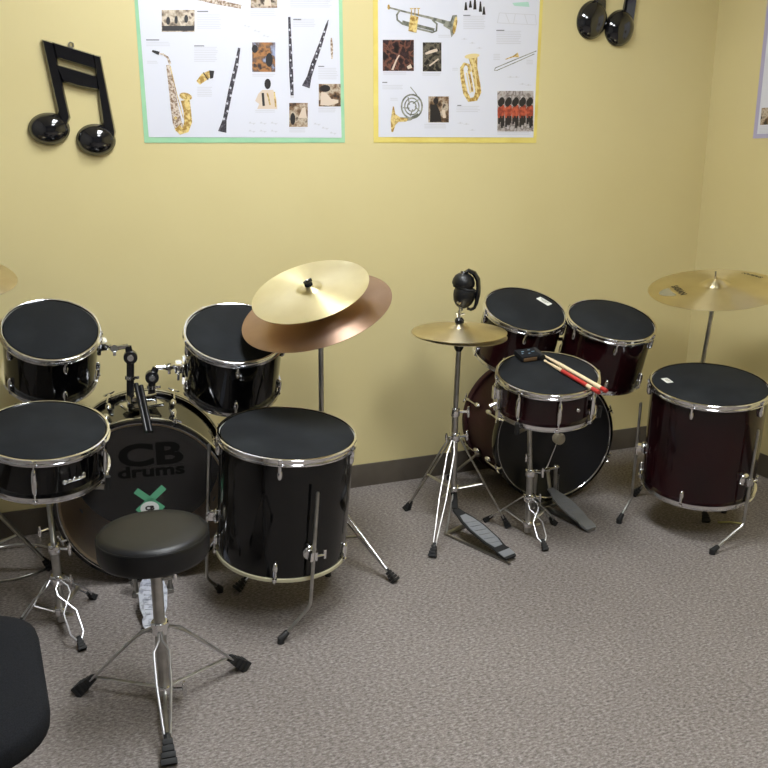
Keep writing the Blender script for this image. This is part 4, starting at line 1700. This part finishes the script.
# figures inside the photographs of this poster
b = MB()
s.oval(b, 168, 21, 2, 4, .0036)
s.oval(b, 176, 20, 1.6, 4, .0036)
s.oval(b, 186, 19, 2, 4, .0036)
s.poly(b, quad(162, 26, 194, 31), .0035)
s.oval(b, 254.5, 49, 3, 4, .0036)
s.oval(b, 269, 60, 3.5, 7, .0036)
s.oval(b, 325, 88.5, 5, 3.5, .0036)
s.oval(b, 292.5, 119, 2.5, 6, .0036)
b.build('photo_figure', M['blackprint'], t)
b = MB()
s.poly(b, [(321, 92), (326, 93), (331, 99), (338, 100), (338, 103), (328, 106), (320, 105)], .0037)
s.poly(b, [(302, 108), (305, 107), (306.5, 118), (298, 118)], .0037)
s.poly(b, [(265, -6), (270, -6), (271, 6), (264, 6)], .0037)
b.build('photo_figure', M['skinprint'], t)

# --- brass poster, yellow edge
t, s = make_poster('yellow-edged poster of trumpet, tuba and french horn pictures', 'Y', YW,
                   [(372.6, -45), (545, -45), (536, 142.9), (373.6, 142.6)], [(377.5, -41), (541.5, -41), (533, 137.5), (378.3, 137)], 'yellowpaper',
                   [(463, 16, 485, 30), (496, 31, 521, 45), (382, 85, 404, 90), (456, 106, 480, 113), (424, 124, 446, 129), (493, 54, 500, 60), (526, 60, 533, 65),
                    (383, 72, 406, 74), (422, 73, 441, 75), (438, 35, 451, 37), (497, 132, 531, 134), (452, 68, 458, 70), (390, 98, 398, 101)],
                   [(382.5, 40, 413.5, 71, 'night'), (422.5, 42.5, 441, 71.5, 'dark'), (428, 96.5, 448.5, 122.5, 'brown'), (497, 91, 533, 131.5, 'street')],
                   [(463, 15, 470, 16), (496, 30, 504, 31), (382, 82, 387, 83), (457, 105, 461, 106)])
b = MB()   # trumpet
s.line(b, [(388, 7.5), (405, 12), (430, 18), (446, 23)], [1.6, 1.8, 2.4, 4.5], .0031)
s.line(b, [(399, 11), (396.5, 15), (397, 20), (402, 24), (418, 29), (432, 32.5), (436, 31), (436.5, 24), (432, 20)], [1.8] * 9, .0031)
s.line(b, [(402, 22), (434, 30)], 3, .0031)
s.poly(b, [(443, 20.5), (450, 21.5), (452, 15.5), (456.5, 15), (457, 22), (455, 32), (451, 37.5), (449.5, 30), (443, 26)], .0034)
tr = b.build('trumpet_picture', M['silver'], t)
b = MB()
s.poly(b, [(410, 15), (418, 17), (416, 33), (408, 31)], .0038)
for x in (411, 414.5, 418):
    s.line(b, [(x, 9), (x, 16)], .9, .0038)
    s.line(b, [(x - 1.5, 8.7), (x + 1.5, 8.7)], 1.0, .0038)
s.oval(b, 388.3, 7.2, 1.3, 2.6, .0038)
s.oval(b, 454.5, 25.5, 1.8, 9, .0039, rot=.15)
b.build('valve', M['gold'], tr)
b = MB()   # tuba
s.line(b, [(472.5, 57), (474, 68), (477, 85), (478, 92), (475, 99), (469, 100), (465, 93), (462, 78), (461.5, 68), (464, 64), (468, 65), (470, 72)],
       [9, 6, 6, 6, 5, 4.5, 4.5, 4, 3.4, 3.2, 3, 3], .0031)
s.line(b, [(468, 70), (471, 84), (472, 92)], 2.2, .0034)
tu = b.build('tuba_picture', M['gold'], t)
b = MB()
s.oval(b, 471.5, 56.2, 7.6, 2.4, .0040, rot=-.12)
s.line(b, [(472, 60), (475.5, 80), (476, 93)], 1.4, .0040)
s.line(b, [(466, 73), (470, 93)], 1.2, .0040)
b.build('highlight', M['goldlight'], tu)
b = MB()   # french horn
n = 22
for rr, w0 in ((10.3, 1.6), (7.2, 1.2), (4.2, 1.2)):
    s.line(b, [(411.5 + rr * math.cos(2 * PI * i / n), 106.5 + rr * 1.15 * math.sin(2 * PI * i / n)) for i in range(n + 1)], w0, .0031)
for k in range(5):
    a = k * 1.26
    s.line(b, [(411.5 + 3 * math.cos(a), 106.5 + 3 * math.sin(a)), (411.5 + 9 * math.cos(a + .5), 106.5 + 10 * math.sin(a + .5))], 1.1, .0033)
s.line(b, [(410, 87), (415, 93), (420, 101)], .9, .0033)
s.line(b, [(418, 114), (410, 119), (400, 119.5), (394, 119)], [2, 3, 4.5, 7], .0034)
fh = b.build('french_horn_picture', M['silver'], t)
b = MB()
s.poly(b, [(392.5, 106.5), (393.5, 106.5), (395, 114), (400, 117.5), (408, 118.5), (406, 121.5), (398, 122), (395, 125), (392.8, 132), (391, 132), (390.3, 120)], .0038)
b.build('bell', M['gold'], fh)
b = MB()   # trombone
s.line(b, [(495, 68), (514, 60), (536, 51)], .8, .0031)
s.line(b, [(496.5, 70.5), (515, 62.5), (534, 54)], .8, .0031)
s.line(b, [(495, 68), (494, 70.5), (497, 70.5)], .9, .0031)
tb = b.build('trombone_picture', M['silver'], t)
b = MB()
s.line(b, [(505, 59.5), (513, 56.5), (518, 55)], [.9, 1.4, 5], .0034)
b.build('bell', M['gold'], tb)
b = MB()   # mutes / mouthpieces
for x, y, hh in ((465.5, 6.5, 7), (470, 4.5, 6), (474.5, 3, 12), (480, 7, 9), (483.5, 11, 7)):
    s.poly(b, [(x - .6, y - hh * .6), (x + .6, y - hh * .6), (x + 1.4, y + hh * .3), (x + 1.6, y + hh * .55), (x - 1.6, y + hh * .55), (x - 1.4, y + hh * .3)], .0031)
b.build('mute_picture', M['blackprint'], t)
b = MB()   # seating plan sketch
for r_ in (((497, 23), (536, 25)), ((499, 13), (535, 15)), ((499, 13), (497, 23)), ((535, 15), (536, 25)), ((505, 13), (509, 23)), ((515, 14), (513, 24)), ((524, 14), (527, 24))):
    s.line(b, list(r_), .6, .0031)
b.build('seating_plan', M['textgrey'], t)
b = MB()
s.poly(b, [(512, 3), (528, 2), (529, 7), (514, 6)], .0031)
b.build('green_mark', M['greenprint'], t)
b = MB()
for (x, y) in ((464, 39), (472, 43), (479, 48), (460, 123), (466, 124), (472, 130), (510, 77), (516, 77), (522, 84), (528, 85)):
    s.poly(b, quad(x - 3, y, x + 3, y + .5), .0031, .0002)
    s.oval(b, x, y, 1.1, .9, .0033, n=8, th=.0002)
b.build('note_diagram', M['textgrey'], t)
# guards marching in one of the photographs
b = MB()
g_ = MB()
for row, (yy, dx, sc) in enumerate(((101, 1.5, .9), (103, 0, 1.0))):
    for k in range(5):
        x = 500 + dx + k * 7.1
        s.oval(g_, x, yy, 2.7, 3.9, .0040 + .0002 * row, n=12)
        s.line(g_, [(x - 1.2, yy + 15), (x - 1.6, yy + 21 + (k % 2) * 3)], 2.0, .0040 + .0002 * row)
        s.line(g_, [(x + 1.2, yy + 15), (x + 1.4, yy + 22 + ((k + 1) % 2) * 3)], 2.0, .0040 + .0002 * row)
        s.poly(b, [(x - 2.0, yy + 4.0), (x + 2.0, yy + 4.0), (x + 2.9, yy + 7), (x + 2.5, yy + 15), (x - 2.5, yy + 15), (x - 2.9, yy + 7)], .0037 + .0002 * row)
b.build('red_coat', M['redprint'], t)
g_.build('bearskin_hat', M['blackprint'], t)
b = MB()
s.oval(b, 435.5, 101, 2.6, 3.4, .0038)
s.poly(b, [(430, 105), (436, 104), (440, 113), (441, 122), (429.5, 122)], .0038)
b.build('photo_figure', M['blackprint'], t)
b = MB()
s.line(b, [(392, 70), (396, 60), (399, 55)], [2, 1.4, 1], .0038)
s.line(b, [(407, 68), (411, 66)], [3, 4], .0038)
s.line(b, [(425, 54), (430, 52), (437, 50)], [2, 3, 3], .0038)
s.line(b, [(429, 66), (438, 59)], 1.4, .0038)
s.line(b, [(443, 110), (444, 118)], 3, .0038)
b.build('photo_figure', M['skinprint'], t)

# --- lilac-edged poster on the right wall (only its left end is in view)
pb = atX(753.2, 138.5, X1)
t = empty('poster', pb, None, 'lilac-edged poster on the right wall at the photo edge', 'poster')
b = MB()
yl, zb, wp, hp = pb.y, pb.z, .56, .72


def rwall(b, y0, z0, y1, z1, lift, th_=.0008):
    b.box((-lift - th_ / 2, (y0 + y1) / 2, (z0 + z1) / 2), (th_, abs(y1 - y0), abs(z1 - z0)))


rwall(b, 0, 0, -wp, hp, .0006, .0012)
b.build('backing_sheet', M['lilacpaper'], t)
b = MB()
rwall(b, -.022, .018, -wp + .02, hp - .02, .0020)
b.build('printed_sheet', M['paper'], t)
b = MB()
rwall(b, -.034, .055, -.20, .125, .0030, .0004)
rwall(b, -.25, .30, -.45, .42, .0030, .0004)
b.build('printed_photo', M['ph_brown'], t)
b = MB()
for k in range(5):
    rwall(b, -.034, .046 - .006 * k, -.19 + .01 * (k % 3), .048 - .006 * k, .0030, .0003)
b.build('caption_lines', M['textgrey'], t)


# --- the two wall notes
def note_sign(label, outline, slot, heads, hook, bevel=.010, thick=.022):
    o0 = atY(*heads[0][:2], YW)
    t = empty('music_note_sign', o0, None, label, 'wall decoration', None)
    s = Sheet('Y', YW, t)
    b = MB()

    # raised bars of the frame: each is a strip with a chamfered top
    for pts in outline:
        base_ = [s.p(x, y, .0006) for x, y in pts]
        n = len(base_)
        cen = sum(base_, Vector()) / n
        # inset outline for the chamfer
        mid, top = [], []
        for i in range(n):
            p0, p1, p2 = base_[i - 1], base_[i], base_[(i + 1) % n]
            e1 = (p1 - p0).normalized()
            e2 = (p2 - p1).normalized()
            nn = Vector((e1.z, 0, -e1.x)) + Vector((e2.z, 0, -e2.x))
            nn.normalize()
            if nn.dot(cen - p1) < 0 and n == 4:
                nn = -nn
            mid.append(p1 + Vector((0, -thick * .55, 0)))
            top.append(p1 + nn * bevel * .6 + Vector((0, -thick, 0)))
        rings = [[b.bm.verts.new(p) for p in r] for r in (base_, mid, top)]
        for a, c in zip(rings, rings[1:]):
            for i in range(n):
                b.face([a[i], a[(i + 1) % n], c[(i + 1) % n], c[i]])
        b.face(rings[0])
        b.face(rings[-1])
    b.build('stem_and_beam', M['noteblack'], t, sharp=25)
    for (cx_, cy_, rx, ry, rot_) in heads:
        c = s.p(cx_, cy_, 0)
        sc = (s.p(cx_ + 1, cy_, 0) - c).length
        b = MB()
        m4 = Matrix.Translation(c) @ Matrix.Rotation(-rot_, 4, 'Y') @ Matrix.Rotation(PI / 2, 4, 'X')
        rx, ry = rx * sc, ry * sc
        D_ = Matrix.Diagonal((rx, ry, 1, 1))
        b.lathe([(1.0, .0006), (1.0, .007), (.985, .011), (.955, .0125), (.94, .015), (.89, .0215), (.80, .028), (.65, .035), (.45, .041), (.22, .044), (0, .045)], 48, m4 @ D_)
        b.build('note_head', M['noteblack'], t, sharp=50)
    if hook:
        c = s.p(*hook, .006)
        b = MB()
        b.tube([c + Vector((.008 * math.cos(a), 0, .008 * math.sin(a))) for a in [2 * PI * i / 16 for i in range(16)]], .0022, 6, closed=True)
        b.build('hanging_loop', M['dullchrome'], t)
    return t


note_sign('glossy black beamed music note left of the green-edged poster',
          [[(41.5, 39.8), (53.2, 42.6), (70.5, 118), (66, 128), (58, 116)],
           [(92.5, 54.8), (100.4, 56.4), (115.5, 132), (113, 146), (102, 126)],
           [(52.5, 42.4), (93.5, 54.6), (96.2, 70.2), (55.6, 58.6)],
           [(54.8, 64.4), (97.2, 76.4), (98.6, 90.8), (80, 88.0), (62.4, 82.6)]],
          None, [(49.2, 129, 21, 16.6, .08), (96, 140, 19.8, 16.2, .02)], (71, 45))
note_sign('glossy black beamed music note above the room corner side, cut off by the top edge',
          [[(596, -74), (606, -72), (603.8, 10), (602.8, 20), (593.8, 4)],
           [(636, -64), (643, -62), (631.4, 22), (630, 30), (621.6, 14)],
           [(606, -72), (637, -63.5), (636, -50), (605.5, -58)],
           [(605.5, -52), (636, -43), (634.6, -28), (619, -33), (604.6, -39)]],
          None, [(591.2, 20.2, 14.2, 15.8, -.5), (618.6, 28.4, 13.8, 14.6, -.6)], (618, -72))



def split_pieces(o, gap):
    """turn a part whose pieces stand apart into one part per piece"""
    bm = bmesh.new()
    bm.from_mesh(o.data)
    bm.verts.ensure_lookup_table()
    seen, isl = {}, []
    for v in bm.verts:
        if v.index in seen:
            continue
        k = len(isl)
        st, vs = [v], []
        seen[v.index] = k
        while st:
            a = st.pop()
            vs.append(a)
            for e in a.link_edges:
                q = e.other_vert(a)
                if q.index not in seen:
                    seen[q.index] = k
                    st.append(q)
        lo = [min(p.co[i] for p in vs) - gap for i in range(3)]
        hi = [max(p.co[i] for p in vs) + gap for i in range(3)]
        isl.append((lo, hi))
    n = len(isl)
    par = list(range(n))

    def find(a):
        while par[a] != a:
            a = par[a]
        return a
    for i in range(n):
        for j in range(i):
            a, b = isl[i], isl[j]
            if all(a[0][k] <= b[1][k] and b[0][k] <= a[1][k] for k in range(3)):
                par[find(i)] = find(j)
    roots = sorted({find(i) for i in range(n)})
    bm.free()
    if len(roots) < 2:
        return
    for q, rt_ in enumerate(roots):
        b2 = bmesh.new()
        b2.from_mesh(o.data)
        b2.verts.ensure_lookup_table()
        bmesh.ops.delete(b2, geom=[v for v in b2.verts if find(seen[v.index]) != rt_], context='VERTS')
        me = bpy.data.meshes.new(o.name.split('.')[0])
        b2.to_mesh(me)
        b2.free()
        for m in o.data.materials:
            me.materials.append(m)
        if q == 0:
            first_me = me
        else:
            c = o.copy()
            c.data = me
            C.objects.link(c)
    o.data = first_me


GAPS = {'clamp_collar': .001, 'claw_hook': .001, 'caption_lines': .0045, 'heading_lines': .001, 'photo_figure': .0005, 'note_diagram': .0015,
        'key': .0001, 'red_coat': .0001, 'bearskin_hat': .0001, 'mute_picture': .0001, 'wing_nut': .001, 'felt_washer': .001, 'upright': .001,
        'spring': .001, 'hinge_screw': .001, 'valve': .0001, 'highlight': .0001, 'instrument': .0001, 'hat': .0001, 'spare_rod': -.001,
        'cover_print': .0001, 'sticker_print': .0001, 'tension_rod': .001, 'printed_photo': .001}
for o in list(C.objects):
    if o.type == 'MESH' and o.parent and not o.children and o.data.users == 1 and o.name.split('.')[0] in GAPS:
        split_pieces(o, GAPS[o.name.split('.')[0]])
GROUPS = {'rack_tom': ('rack toms of the black kit', 'rack toms of the wine red kit'), 'floor_tom': 'floor toms', 'snare_drum': 'snare drums',
          'bass_drum': 'bass drums', 'poster': 'instrument posters on the walls', 'music_note_sign': 'black music notes on the back wall',
          'drumstick': 'drumsticks on the wine red snare', 'hi_hat_cymbal': None, 'crash_cymbal': 'stacked crash cymbals',
          'snare_stand': 'snare stands', 'cymbal_stand': 'cymbal stands', 'bass_drum_pedal': 'bass drum pedals'}
for o in C.objects:
    g = GROUPS.get(o.name.split('.')[0]) if o.parent is None else None
    if isinstance(g, tuple):
        g = g[0] if 'black' in o['label'][:6] else g[1]
    if g:
        o['group'] = g
for o in C.objects:
    if o.parent is None and o.name.startswith('hi_hat_cymbal') and 'edge' not in o['label']:
        o['group'] = 'hi-hat cymbals of the wine red kit'
for o in C.objects:
    clean(o)
